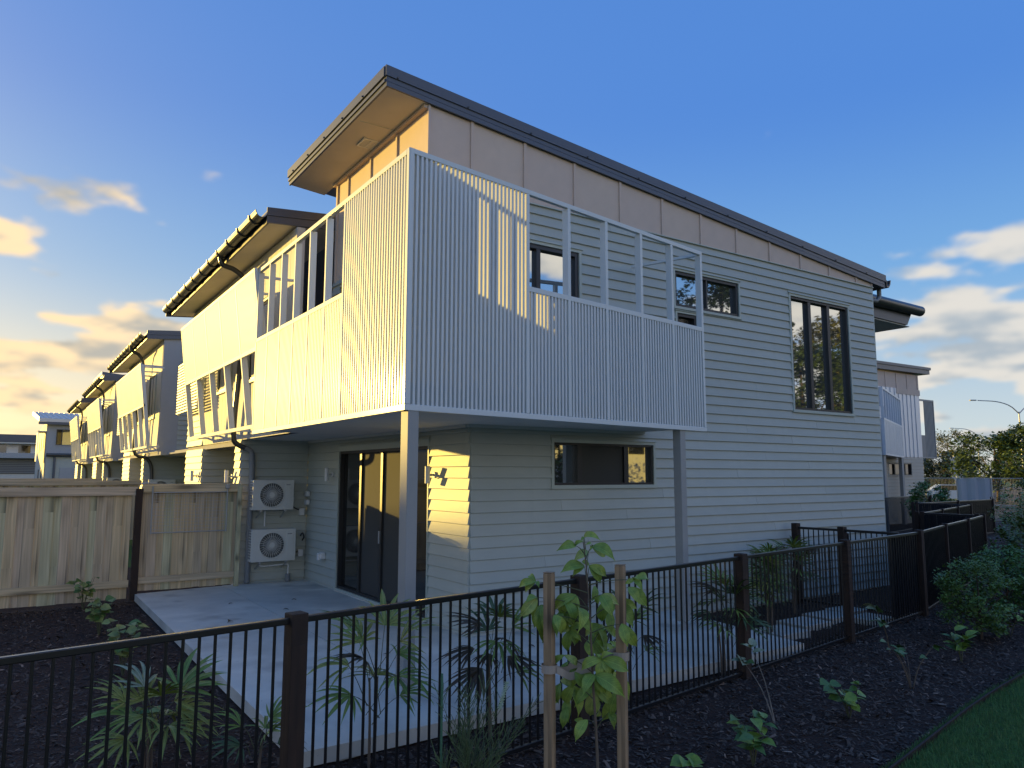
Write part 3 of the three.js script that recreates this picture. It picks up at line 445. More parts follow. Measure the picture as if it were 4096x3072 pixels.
{ // grass blades of the near lawn
  const r = rng(5), N = 90000, b = new THREE.BufferGeometry(); b.setAttribute('position', new THREE.Float32BufferAttribute([-0.07, 0, 0, 0.07, 0, 0, 0.05, 0.55, 0.08, -0.03, 0.55, 0.08, 0.02, 1, 0.3], 3)); b.setIndex([0, 1, 2, 0, 2, 3, 3, 2, 4]); b.computeVertexNormals();
  const m = new THREE.MeshPhysicalMaterial({ roughness: 0.8, side: THREE.DoubleSide }); m.name = 'blade'; const im = new THREE.InstancedMesh(b, m, N), q = new THREE.Quaternion(), mt = new THREE.Matrix4(), e = new THREE.Euler(), c = new THREE.Color();
  for (let k = 0; k < N; k++) { const x = 4.2 + 16 * Math.pow(r(), 2.1), z = lawnZ(x) + (k % 9 ? 0.03 : -0.05 * r()) + 2.0 * Math.pow(r(), k % 9 ? 1.25 : 9), h = 0.022 + 0.03 * r(); e.set((r() - 0.5) * 0.7, r() * 6.28, (r() - 0.5) * 0.7); q.setFromEuler(e); mt.compose(V3(x, -0.1, z), q, V3(h * 0.85, h, h)); im.setMatrixAt(k, mt); const s = 0.6 + 0.8 * r(), y = r() < 0.08 ? 1.6 : 1; c.setRGB(0.085 * s * y, 0.18 * s, 0.05 * s); im.setColorAt(k, c); }
  im.name = 'lawn_grass'; stuff(im); tag(im, 'short green lawn grass beside the mulch bed', 'grass'); scene.add(im);
}

// ================================================================ timber fences
function palingGeo(i, h) { return cached(`pal${i}_${h.toFixed(2)}`, () => { const g = rbx(-0.075, 0.075, 0, h, -0.008, 0.008, 0.003), uv = g.attributes.uv; for (let k = 0; k < uv.count; k++) uv.setXY(k, uv.getX(k) * 1.6 + i * 0.31, uv.getY(k) * 0.42 + i * 0.37); return g; }); }
function longBoard(x0, x1, y0, y1, z0, z1, s) { const g = rbx(x0, x1, y0, y1, z0, z1, 0.003), uv = g.attributes.uv; for (let k = 0; k < uv.count; k++) { const a = uv.getX(k), b = uv.getY(k); uv.setXY(k, b * 1.6 + s, a * 0.30 + s); } return g; }
function timberFence(f, x0, x1, z, y0, y1, seed) {
  const r = rng(seed);
  for (let x = x0 + 0.07, i = 0; x < x1 - 0.012; x += 0.128, i++) part(f, 'paling', palingGeo(i % 5, y1 - y0 - 0.03), palingMats[Math.floor(r() * 4)], [x, y0 + (r() - 0.5) * 0.012, z - (i % 2 ? 0.012 : 0.028)]);
}
const tf = thing('timber_fence', 'pale pine paling fence running left from the patio corner', 'fence', [1.9, -0.1, -14.6]);
timberFence(tf, -6, 1.86, -14.6, -0.08, 1.80, 3);
part(tf, 'top_rail', longBoard(-6, 1.9, 1.675, 1.822, -14.595, -14.55, 0.1), palingMats[1]);
part(tf, 'bottom_rail', longBoard(-6, 1.84, 0.12, 0.235, -14.595, -14.555, 0.4), palingMats[2]);
part(tf, 'post', rbx(1.87, 1.98, -0.1, 1.79, -14.62, -14.51, 0.006), M.darkTimber);
const tg = thing('timber_gate', 'pine paling gate section with wire mesh panel beside the patio wall', 'gate', [2.8, 0, -14.6]);
timberFence(tg, 1.98, 3.60, -14.62, 0.03, 1.84, 8);
part(tg, 'top_rail', longBoard(1.99, 3.62, 1.72, 1.87, -14.612, -14.56, 0.7), palingMats[2]);
part(tg, 'bottom_rail', longBoard(1.99, 3.60, 0.16, 0.27, -14.612, -14.572, 0.2), palingMats[0]);
part(tg, 'end_post', rbx(3.585, 3.66, 0, 1.86, -14.6, -14.52, 0.005), palingMats[3]);
{
  const fr = part(tg, 'mesh_panel', merge([tube([[2.14, 1.0, -14.54], [2.14, 1.83, -14.54]], 0.012, 8, 1), tube([[3.4, 1.0, -14.54], [3.4, 1.83, -14.54]], 0.012, 8, 1), tube([[2.14, 1.02, -14.54], [3.4, 1.02, -14.54]], 0.010, 8, 1), tube([[2.14, 1.72, -14.54], [3.4, 1.72, -14.54]], 0.010, 8, 1)]), M.galv);
  const w = []; for (let x = 2.2; x < 3.4; x += 0.06) w.push(bx(x - 0.002, x + 0.002, 1.03, 1.71, -14.548, -14.544)); for (let y = 1.08; y < 1.7; y += 0.06) w.push(bx(2.15, 3.39, y - 0.002, y + 0.002, -14.552, -14.549)); stuff(loc(fr, 'wire_mesh', merge(w), M.galv));
  loc(fr, 'latch', merge([rbx(3.36, 3.43, 1.78, 1.86, -14.55, -14.5, 0.01), tube([[1.95, 1.87, -14.54], [2.02, 1.885, -14.53], [2.2, 1.88, -14.53]], 0.012, 6)]), M.galv);
}
[[-27.0, 4, 'pine paling fence of the second row townhouse, seen just above the first timber fence'], [-39.3, 9, 'farthest pine paling fence, a thin line below the grey rendered house']].forEach(([z, s, l]) => { const f = thing('timber_fence', l, 'fence', [0, 0, z]); timberFence(f, -8, 3.6, z, -0.05, 1.80, s); part(f, 'top_rail', longBoard(-8, 3.62, 1.68, 1.83, z + 0.005, z + 0.05, 0.3), palingMats[s % 4]); });

// ================================================================ black metal fences
const barGeo = cached('bar', () => rbx(-0.008, 0.008, 0, 1.178, -0.008, 0.008, 0.003));
function blackRun(f, A, B, o = {}) {           // bay between two posts A, B = [x, z]
  const len = Math.hypot(B[0] - A[0], B[1] - A[1]), rot = Math.atan2(-(B[1] - A[1]), B[0] - A[0]), yb = o.yb ?? 0, inset = 0.05;
  const top = rbx(inset, len - inset, 1.125 + yb, 1.165 + yb, -0.019, 0.019, 0.006), bot = rbx(inset, len - inset, -0.085 + yb, -0.05 + yb, -0.016, 0.016, 0.005);
  const t = loc(f, 'top_rail', top, M.blackMetal, [A[0] - f.position.x, -f.position.y, A[1] - f.position.z], [0, rot, 0]); loc(f, 'bottom_rail', bot, M.blackMetal, [A[0] - f.position.x, -f.position.y, A[1] - f.position.z], [0, rot, 0]);
  const n = Math.round((len - 2 * inset) / 0.0915), l = [];
  const c0 = o.cloth ?? 2, bars = [];
  for (let i = 1; i < n; i++) { const s = inset + i * (len - 2 * inset) / n; if (o.joined) l.push(bx(s - 0.008, s + 0.008, -0.05 + yb, 1.125 + yb, -0.008, 0.008)); else loc(t, 'baluster', barGeo, M.blackMetal, [s, -0.05 + yb, 0]); }
  if (l.length) stuff(loc(t, 'balusters', merge(l), M.blackMetal));
  if (c0 < 1) { const q = [], s0 = inset + c0 * (len - 2 * inset); for (let s = s0; s < len - inset - 0.04; s += 0.06) q.push(bx(s, s + 0.052, -0.02 + yb, 1.12 + yb, -0.028 - 0.004 * (Math.round(s / 0.06) % 2), -0.02)); stuff(loc(t, 'privacy_slats', merge(q), M.blackCloth)); }
}
function blackPost(f, x, z, rot = ROT, h = 1.19, w = 0.11) { const g = rbx(-w / 2, w / 2, -0.3, h, -w / 2, w / 2, 0.006); g.rotateY(rot); part(f, 'post', g, M.darkTimber, [x, 0, z]); }
const bf = thing('boundary_fence', 'long black metal bar fence with dark timber posts in front of the patio', 'fence', [4.15, -0.1, FZ(4.15)]);
{ const px = [-1.05, 1.56, 4.15, 6.76, 9.38, 12.05]; px.forEach((x) => blackPost(bf, x, FZ(x))); for (let i = 0; i + 1 < px.length; i++) blackRun(bf, [px[i], FZ(px[i])], [px[i + 1], FZ(px[i + 1])], i === 4 ? { cloth: 0.56 } : {}); }
const segs = [
  ['black bar fence with privacy slats continuing the boundary beyond the last bare bay', [[12.05, FZ(12.05)], [14.1, -7.05], [16.2, -7.65], [18.2, -8.25]]],
  ['short black slatted fence return at the first step of the boundary', [[18.2, -8.25], [18.2, -9.6]]],
  ['black slatted fence after the first step of the boundary', [[18.2, -9.6], [20.3, -10.2], [22.4, -10.82], [24.5, -11.45]]],
  ['short black slatted fence return at the second step of the boundary', [[24.5, -11.45], [24.35, -13.0]]],
  ['far black slatted fence in front of the white clad townhouse', [[24.35, -13.0], [27.6, -13.3], [30.8, -13.6], [33, -14.6]]],
];
segs.forEach(([label, pts], k) => { const f = thing('privacy_fence', label, 'fence', [pts[0][0], -0.1, pts[0][1]], 'stepped privacy fences'); pts.forEach((p, i) => { if (i || k) blackPost(f, p[0] + (i || k === 0 ? 0 : 0.004), p[1] - (i === 0 && k ? 0.13 : 0), 0.28, 1.19, 0.09); if (i) blackRun(f, pts[i - 1], p, { joined: true, cloth: 0 }); }); });
const sf = thing('side_fence', 'short black bar fence between the weatherboard wall and the boundary fence', 'fence', [11.45, -0.1, -7.4]);
blackPost(sf, 11.42, -8.22, 0, 1.22); blackPost(sf, 11.50, -7.40, 0, 1.2); blackRun(sf, [11.42, -8.22], [11.50, -7.40]); blackRun(sf, [11.50, -7.40], [11.55, -6.42]);
part(sf, 'gate_lock', rbx(11.56, 11.6, 0.95, 1.1, -7.44, -7.34, 0.01), M.blackMetal);
const nf = thing('neighbour_fence', 'black bar fence against the beige boards of the white clad townhouse', 'fence', [27, 0, -15.6]);
blackPost(nf, 24.6, -14.6, 0, 1.25); blackPost(nf, 31, -16.0, 0, 1.25); blackRun(nf, [24.6, -14.6], [31, -16.0], { joined: true, yb: 0.1 });

// ================================================================ air conditioners and wall lamps
function airCon(w, h, label, pos) {
  const o = thing('air_conditioner', label, 'air conditioner', pos, 'outdoor air conditioning units'); const d = 0.27;
  const cx = -w * 0.04, cy = h * 0.5, r = Math.min(h * 0.41, 0.235), t = 0.012;
  const sh = new THREE.Shape(), q = 0.018; sh.moveTo(-w / 2 + q, 0); sh.lineTo(w / 2 - q, 0); sh.quadraticCurveTo(w / 2, 0, w / 2, q); sh.lineTo(w / 2, h - q); sh.quadraticCurveTo(w / 2, h, w / 2 - q, h); sh.lineTo(-w / 2 + q, h); sh.quadraticCurveTo(-w / 2, h, -w / 2, h - q); sh.lineTo(-w / 2, q); sh.quadraticCurveTo(-w / 2, 0, -w / 2 + q, 0);
  const hole = new THREE.Path(); hole.absarc(cx, cy, r, 0, Math.PI * 2, true); sh.holes.push(hole);
  const fp = new THREE.ExtrudeGeometry(sh, { depth: 0.02, bevelEnabled: true, bevelThickness: 0.004, bevelSize: 0.003, bevelSegments: 1, curveSegments: 28 }); fp.translate(0, 0, -0.024);
  loc(o, 'casing', metreUV(fp), M.acWhite);
  loc(o, 'cabinet', merge([bx(-w / 2, w / 2, h - t, h, -d, -0.025), bx(-w / 2, w / 2, 0, t, -d, -0.025), bx(-w / 2, -w / 2 + t, t, h - t, -d, -0.025), bx(w / 2 - t, w / 2, t, h - t, -d, -0.025)]), M.acWhite);
  loc(o, 'coil', bx(-w / 2 + t, w / 2 - t, t, h - t, -d, -d + 0.03), M.pipeGrey);
  const ring = new THREE.TorusGeometry(r, 0.008, 6, 40); ring.translate(cx, cy, 0.004);
  const sp = []; for (let i = 0; i < 30; i++) { const a = i / 30 * 6.283, a2 = a + 0.22; sp.push(bar([cx + Math.cos(a) * 0.045, cy + Math.sin(a) * 0.045, 0.012], [cx + Math.cos(a2) * r, cy + Math.sin(a2) * r, 0.008], 0.008, 0.006, V3(0, 0, 1))); }
  for (const rr of [0.38, 0.7]) { const t = new THREE.TorusGeometry(r * rr, 0.0022, 4, 36); t.translate(cx, cy, 0.012); sp.push(t.toNonIndexed()); }
  const fb = []; for (let i = 0; i < 5; i++) { const a = i / 5 * 6.283; fb.push(bar([cx + Math.cos(a) * 0.04, cy + Math.sin(a) * 0.04, -0.08], [cx + Math.cos(a + 0.3) * r * 0.92, cy + Math.sin(a + 0.3) * r * 0.92, -0.07], 0.10, 0.004, V3(0, 0, 1))); }
  loc(o, 'fan_blades', merge(fb), M.pipeGrey);
  loc(o, 'fan_grille', merge([ring.toNonIndexed(), ...sp]), M.acWhite); { const c = cyl(0.045, 0.014, 20); c.rotateX(Math.PI / 2); c.translate(cx, cy, 0.014); loc(o, 'fan_hub', c, M.acWhite); }
  loc(o, 'front_panel', rbx(w * 0.29, w * 0.445, h * 0.07, h * 0.92, -0.004, 0.008, 0.006), M.acWhite); loc(o, 'badge', bx(w * 0.31, w * 0.41, h * 0.83, h * 0.855, 0.008, 0.0105), M.pipeGrey);
  const gr = []; for (let y = 0.05; y < h - 0.03; y += 0.05) gr.push(bx(-w / 2 - 0.003, -w / 2 - 0.0005, y, y + 0.034, -d * 0.45, -0.03), bx(-w / 2 - 0.003, -w / 2 - 0.0005, y, y + 0.034, -d * 0.9, -d * 0.5)); loc(o, 'side_grille', merge(gr), M.pipeGrey);  // side openings are only painted: flat grey plates in the coil colour
  loc(o, 'valve_cover', rbx(w / 2, w / 2 + 0.035, h * 0.12, h * 0.42, -0.2, -0.06, 0.012), M.acWhite); loc(o, 'handle_recess', bx(w / 2 - 0.001, w / 2 + 0.002, h * 0.6, h * 0.72, -0.18, -0.08), M.acDark);
  for (const x of [-w * 0.3, w * 0.3]) loc(o, 'bracket', merge([bx(x - 0.02, x + 0.02, -0.03, -0.002, -d - 0.03, 0.02), bar([x, -0.02, 0], [x, -0.16, -d - 0.02], 0.02, 0.02)]), M.galv);
  return o;
}
airCon(0.765, 0.555, 'upper cream air conditioner unit on the patio wall', [4.22, 1.375, -14.45]);
airCon(0.825, 0.59, 'lower cream air conditioner unit on the patio wall', [4.258, 0.42, -14.45]);
airCon(0.8, 0.56, 'air conditioner top showing above the timber fence in the second patio', [4.2, 1.3, -26.8]);
airCon(0.8, 0.56, 'small air conditioner top showing above the farther timber fence', [4.2, 1.3, -39.1]);
function wallLamp(label, x, y, z) {
  const o = thing('wall_lamp', label, 'lamp', [x, y, z], 'cylinder wall lamps'); const t = cyl(0.036, 0.235, 18); t.translate(-0.115, 0, 0); loc(o, 'tube', t, M.white); const r = new THREE.TorusGeometry(0.034, 0.005, 6, 18); r.rotateX(Math.PI / 2); r.translate(-0.115, 0.1175, 0); loc(o, 'rim', r, M.galv);
  const s = cyl(0.018, 0.07, 10); s.rotateZ(Math.PI / 2); s.translate(-0.055, 0, 0); loc(o, 'arm', s, M.galv); const b = cyl(0.045, 0.022, 18); b.rotateZ(Math.PI / 2); b.translate(-0.012, 0, 0); loc(o, 'wall_plate', b, M.white); return o;
}
wallLamp('white cylinder wall lamp between the air conditioners and the sliding door', 4.972, 2.04, -13.37);
wallLamp('grey cylinder wall lamp on the sunlit boards right of the sliding door', 4.972, 2.04, -9.38);
wallLamp('white cylinder wall lamp above the timber gate in the next patio', 3.652, 2.0, -15.28);
wallLamp('small white cylinder wall lamp above the timber fence, farthest along the wall', 3.652, 2.0, -18.6);

// ================================================================ plants
const X1 = V3(1, 0, 0);
function leafShape(Wr, droop, fold, seg = 6, tipPow = 1) {     // unit leaf along +x, width ratio Wr
  const p = [], idx = []; for (let i = 0; i <= seg; i++) { const t = i / seg, w = t > 0.9 ? Wr * 0.5 * 0.16 * (1.02 - t) / 0.12 : Wr * 0.5 * Math.pow(Math.max(0.002, Math.sin(Math.PI * Math.pow(Math.min(0.97, t * 1.05 + 0.02), tipPow))), 0.8), y = droop * (t - t * t) * 4 * 0.25 + 0; p.push(t, y + fold * w, -w, t, y, 0, t, y + fold * w, w); }
  for (let i = 0; i < seg; i++) for (let k = 0; k < 2; k++) { const a = i * 3 + k, b = a + 3; idx.push(a, a + 1, b, b, a + 1, b + 1); }
  const g = new THREE.BufferGeometry(); g.setAttribute('position', new THREE.Float32BufferAttribute(p, 3)); g.setIndex(idx); g.computeVertexNormals(); const uv = []; for (let i = 0; i < p.length / 3; i++) uv.push(p[3 * i], p[3 * i + 2]); g.setAttribute('uv', new THREE.Float32BufferAttribute(uv, 2)); return g;
}
const broad = [leafShape(0.46, 0.9, 0.5, 10, 0.9), leafShape(0.42, 1.2, 0.55, 10, 0.85), leafShape(0.48, 0.7, 0.4, 10, 0.95)], roundL = [leafShape(0.85, 0.2, 0.25, 6, 0.85), leafShape(0.95, 0.1, 0.3, 6, 0.8)], ovate = [leafShape(0.55, 0.3, 0.3, 6, 0.75), leafShape(0.62, 0.15, 0.35, 6, 0.7)], strap = [leafShape(0.085, 0.3, 0.6, 7, 0.9), leafShape(0.11, 0.45, 0.6, 7, 0.9), leafShape(0.10, 0.7, 0.5, 8, 0.9)];
function orient(o, a, b, upv) { const d = b.clone().sub(a), L = d.length(), x = d.clone().normalize(), z = x.clone().cross(upv).normalize(), y = z.clone().cross(x).normalize(); const m = new THREE.Matrix4().makeBasis(x, y, z); o.quaternion.setFromRotationMatrix(m); o.position.copy(a); o.scale.setScalar(L); return o; }
function orientM(a, b, upv) { const o = new THREE.Object3D(); orient(o, a, b, upv); o.updateMatrix(); return o.matrix; }

{ // staked young tree in front of the fence
  const base = [3.16, -0.12, -3.79], D = 4.9, r = rng(21), o = thing('staked_sapling', 'young leafy sapling with bright green drooping leaves between two stakes', 'sapling', base);
  const right = V3(Math.cos(-0.589239), 0, 0.0).set(0.8314, 0, 0.5557), fwd = V3(0.5557, 0, -0.8314);   // across and away, so the crown spreads to both sides
  // leaf table measured in centimetres from the trunk foot: [twig x, twig height, [tip x, tip height] ...]
  const S = 0.0814;                                                     // one table unit in centimetres
  const P = (cx, cy, dp) => V3(0, 0, 0).addScaledVector(right, (cx - 790) * S * 0.01).addScaledVector(fwd, dp).add(V3(0, (2365 - cy) * S * 0.01, 0));
  const T = [[720, 190, [838, 212], [790, 150], [690, 215]], [640, 240, [498, 275], [565, 245], [700, 205]], [795, 275, [902, 358], [957, 372], [735, 262], [775, 305]], [775, 320, [655, 390]], [735, 430, [555, 482], [645, 505], [600, 470]], [770, 422, [855, 552], [900, 507], [720, 400]], [345, 560, [220, 612], [268, 645], [370, 600], [302, 525]], [350, 660, [222, 802], [315, 797], [262, 700]], [392, 735, [335, 900], [385, 950], [398, 1020]], [482, 765, [530, 915], [500, 860]], [662, 648, [510, 770], [640, 802], [585, 752]], [560, 800, [632, 880], [712, 800], [700, 830]], [845, 625, [840, 700], [915, 772], [968, 692]], [1010, 722, [935, 852], [1112, 897], [1157, 775], [1060, 800]], [1092, 600, [1155, 712], [1227, 742]], [1090, 498, [1022, 532], [1140, 572], [1197, 518], [1110, 490]], [1000, 840, [1030, 987], [1107, 1002]], [620, 935, [530, 955], [600, 1097], [702, 1012], [732, 905]], [892, 910, [905, 1042], [980, 1002], [808, 955], [760, 1002]], [842, 1100, [700, 1192], [806, 1222], [902, 1202], [1032, 1192], [800, 1062], [922, 1047]], [562, 1098, [500, 1182], [655, 1182]], [782, 1210, [690, 1332], [862, 1342], [905, 1305], [988, 1352]], [642, 1350, [582, 1502], [690, 1442], [545, 1332]], [797, 1372, [655, 1502], [780, 1592], [940, 1505]], [722, 1530, [632, 1662], [692, 1652]], [920, 1570, [952, 1672], [1002, 1642]]];
  const tp = [P(815, 2365, 0), P(808, 1800, 0.01), P(780, 1250, 0), P(762, 800, -0.01), P(740, 450, 0), P(715, 200, 0.01)].map((v) => [v.x, v.y, v.z]);
  loc(o, 'trunk', taper(tp, 0.012, 0.003, 7, 24), M.stemBrown);
  const tw = []; T.forEach(([cx, cy, ...tips], ti) => {
    const dp = (r() - 0.5) * 0.34, a = P(cx, cy, dp), ty = Math.min(2150, cy + 60 + 80 * r()), trunkX = 740 + (ty - 450) * 0.045, s = P(trunkX, ty, 0); tw.push(taper([[s.x, s.y, s.z], [(s.x + a.x) / 2, (s.y + a.y) / 2 + 0.012, (s.z + a.z) / 2], [a.x, a.y, a.z]], 0.004, 0.0018, 5, 5));
    tips.forEach(([x, y], i) => { const b = P(cx + (x - cx) * 1.08, cy + (y - cy) * 1.08, dp + (r() - 0.5) * 0.16); const m = loc(o, 'leaf', broad[Math.floor(r() * 3)], r() < 0.2 ? M.leafSapC : r() < 0.5 ? M.leafSapA : M.leafSapB); orient(m, a, b, V3(-0.5 + (r() - 0.5) * 0.6, 0.5, 0.65 + (r() - 0.5) * 0.6)); });
  });
  loc(o, 'twigs', merge(tw), M.stem);
  // fillers on the far side of the crown
  for (let i = 0; i < 48; i++) { const a = P(540 + 460 * r(), 600 + 1000 * r(), 0.02 + 0.24 * r()), b = a.clone().add(V3((r() - 0.5) * 0.18, -0.09 - 0.07 * r(), (r() - 0.5) * 0.18)); orient(loc(o, 'leaf', broad[i % 3], i % 2 ? M.leafSapA : M.leafSapB), a, b, V3(r() - 0.9, 0.6, r() + 0.1)); }
  const st = (cx, top, label, w) => { const p = P(cx, 2365, 0), q = P(cx, top, 0), lean = 0.012; const s = thing('garden_stake', label, 'stake', [base[0] + p.x, base[1], base[2] + p.z], 'sapling stakes'); const g = rbx(-w / 2, w / 2, -0.25, q.y, -w / 2, w / 2, 0.008); g.rotateY(0.35 + w * 3); loc(s, 'timber', g, M.stakeTimber); const c = rbx(-w / 2, w / 2, q.y + 0.0005, q.y + 0.006, -w / 2, w / 2, 0.003); c.rotateY(0.35 + w * 3); loc(s, 'end_grain', c, M.stakeTimber); return p; };
  const a = st(445, 470, 'weathered timber stake left of the sapling, beside the tied strap', 0.062), b = st(1005, 410, 'taller timber stake right of the sapling trunk', 0.06);
  const w = thing('tree_tie', 'beige webbing tie strap looped round the stakes and sapling', 'strap', [base[0], base[1] + (2365 - 1235) * S * 0.01, base[2]]);
  const loopPts = [], y0 = 0; for (let i = 0; i <= 26; i++) { const t = i / 26, x = a.x + (b.x - a.x) * t, z = a.z + (b.z - a.z) * t, f = 0.052 * Math.cos(t * Math.PI * 2); loopPts.push([x + right.z * f * 0.6, 0.0 + 0.115 * Math.pow(Math.abs(t - 0.38) * 1.6, 1.5) - (t < 0.5 ? 0.02 : 0), z + f]); }
  const band = (pts, h) => { const q = []; for (let i = 0; i + 1 < pts.length; i++) { const c = pts[i], d = pts[i + 1]; q.push([[c[0], c[1] - h / 2, c[2]], [d[0], d[1] - h / 2, d[2]], [d[0], d[1] + h / 2, d[2]], [c[0], c[1] + h / 2, c[2]]]); q.push([[c[0], c[1] + h / 2, c[2] - 0.003], [d[0], d[1] + h / 2, d[2] - 0.003], [d[0], d[1] - h / 2, d[2] - 0.003], [c[0], c[1] - h / 2, c[2] - 0.003]]); } return polyhedron(q); };
  loc(w, 'front_band', band(loopPts, 0.048), M.webbing); loc(w, 'back_band', band(loopPts.map(([x, y, z], i) => [x - 0.01, y + 0.02, z - 0.085 - 0.02 * Math.cos(i / 26 * 6.28)]), 0.046), M.webbing);
  const wrap = (p, t) => { const q = []; for (let i = 0; i <= 14; i++) { const s = i / 14 * 6.283; q.push([p.x + 0.05 * Math.cos(s), loopPts[t][1], p.z + 0.05 * Math.sin(s)]); } return band(q, 0.05); }; loc(w, 'stake_loop', wrap(a, 0), M.webbing); loc(w, 'stake_loop', wrap(b, 26), M.webbing);
}
// fan palm: fronds on thin petioles, each frond a fan of strap leaflets
function fanGeo(r, n, spread, dryness) { const l = []; for (let i = 0; i < n; i++) { const t = (i + 0.5) / n - 0.5, a = t * spread, L = (1 - 0.35 * Math.abs(t) * 2) * (0.85 + 0.3 * r()), g = strap[dryness ? 0 : Math.floor(r() * 3)].clone(); const b = V3(Math.cos(a) * L, (-0.12 - 0.25 * r() - dryness * 0.5) * L, Math.sin(a) * L); g.applyMatrix4(orientM(V3(0, 0, 0), b, V3(0, 1, 0))); l.push(g); } return merge(l); }
const fanRng = rng(77), fans = [0, 1, 2, 3].map((i) => fanGeo(fanRng, 7 + i, 2.5 + 0.3 * i, 0)), dryFans = [0, 1].map((i) => fanGeo(fanRng, 11 + i, 2.2, 0.8));
function fanPalm(label, pos, H, n, size, seed, o = {}) {
  const p = thing('fan_palm', label, 'palm', pos, 'lady palms around the patio'), r = rng(seed), st = [];
  for (let i = 0; i < (o.stems || 2); i++) { const x = (r() - 0.5) * 0.16, z = (r() - 0.5) * 0.10; st.push(taper([[x, -0.05, z], [x * 1.2, H * 0.3, z], [x * 1.6, H * 0.62, z * 1.4]], 0.012, 0.008, 6, 6)); }
  loc(p, 'stem', merge(st), M.stemBrown);
  const pe = [];
  for (let i = 0; i < n; i++) {
    const az = i * 2.4 + r() * 0.6, h = H * (0.45 + 0.55 * Math.pow((i + 0.5) / n, 0.8)), out = size * (0.35 + 0.5 * r()) * (1.15 - h / H * 0.45), a = V3((r() - 0.5) * 0.12, h * (0.55 + 0.15 * r()), (r() - 0.5) * 0.08), b = V3(Math.cos(az) * out, h, Math.sin(az) * out);
    pe.push(taper([[a.x, a.y, a.z], [(a.x * 0.4 + b.x * 0.6) , (a.y + b.y) / 2 + 0.05, (a.z * 0.4 + b.z * 0.6)], [b.x, b.y, b.z]], 0.004, 0.0022, 4, 5));
    const dry = r() < (o.dry ?? 0.2), tilt = h / H > 0.8 ? 0.9 : 0.25 - 0.5 * r(), d = V3(Math.cos(az), tilt, Math.sin(az)).normalize().multiplyScalar(size * (0.8 + 0.4 * r()));
    const f = loc(p, 'frond', dry ? dryFans[i % 2] : fans[i % 4], dry ? M.leafDry : (o.mats || [M.leafPalm, M.leafPalmD])[Math.floor(r() * (o.mats || [1, 2]).length)]); orient(f, b, b.clone().add(d), V3(Math.cos(az) * -0.4, 0.8, Math.sin(az) * -0.4 + 0.35));
  }
  loc(p, 'petioles', merge(pe), M.stem); return p;
}
fanPalm('fan palm with glowing yellow green fronds between fence and slab, left of the balcony post', [2.42, -0.12, -5.5], 1.0, 11, 0.36, 3, { mats: [M.leafPalmY, M.leafPalmY, M.leafPalm], dry: 0.12 });
fanPalm('half dried fan palm with brown fronds in front of the sunlit wall corner', [3.55, -0.12, -5.58], 1.0, 12, 0.30, 9, { dry: 0.62 });
fanPalm('sparse fan palm behind the fence near the sapling', [5.15, -0.12, -5.62], 0.9, 9, 0.28, 15, { dry: 0.25 });
fanPalm('leafy dark fan palm behind the fence at the end of the slab', [6.72, -0.12, -5.76], 1.0, 16, 0.32, 23, { dry: 0.15, stems: 3 });
fanPalm('tall green bamboo like palm beside the second post, against the wall', [8.7, -0.12, -6.75], 1.05, 44, 0.22, 31, { dry: 0.02, stems: 5, mats: [M.leafPalm, M.leafPalmY, M.leafPalmD] });
fanPalm('green fan palm behind the third fence post', [9.5, -0.12, -7.35], 1.05, 36, 0.25, 37, { dry: 0.05, stems: 4, mats: [M.leafPalm, M.leafPalm, M.leafPalmD] });
fanPalm('dark fan palm against the weatherboards behind the bar fence', [10.4, -0.12, -7.6], 1.05, 20, 0.34, 41, { dry: 0.1, stems: 4, mats: [M.leafPalmD, M.leafPalm] });
fanPalm('low palm with broad yellow green straps behind the fence, left of the slab', [1.02, -0.12, -6.15], 0.62, 13, 0.36, 51, { dry: 0, stems: 3, mats: [M.leafPalmY, M.leafPalm, M.leafGreyG] });
fanPalm('small palm tuft at the slab edge behind the fence', [1.62, -0.12, -5.75], 0.4, 6, 0.26, 57, { dry: 0.1, stems: 1 });
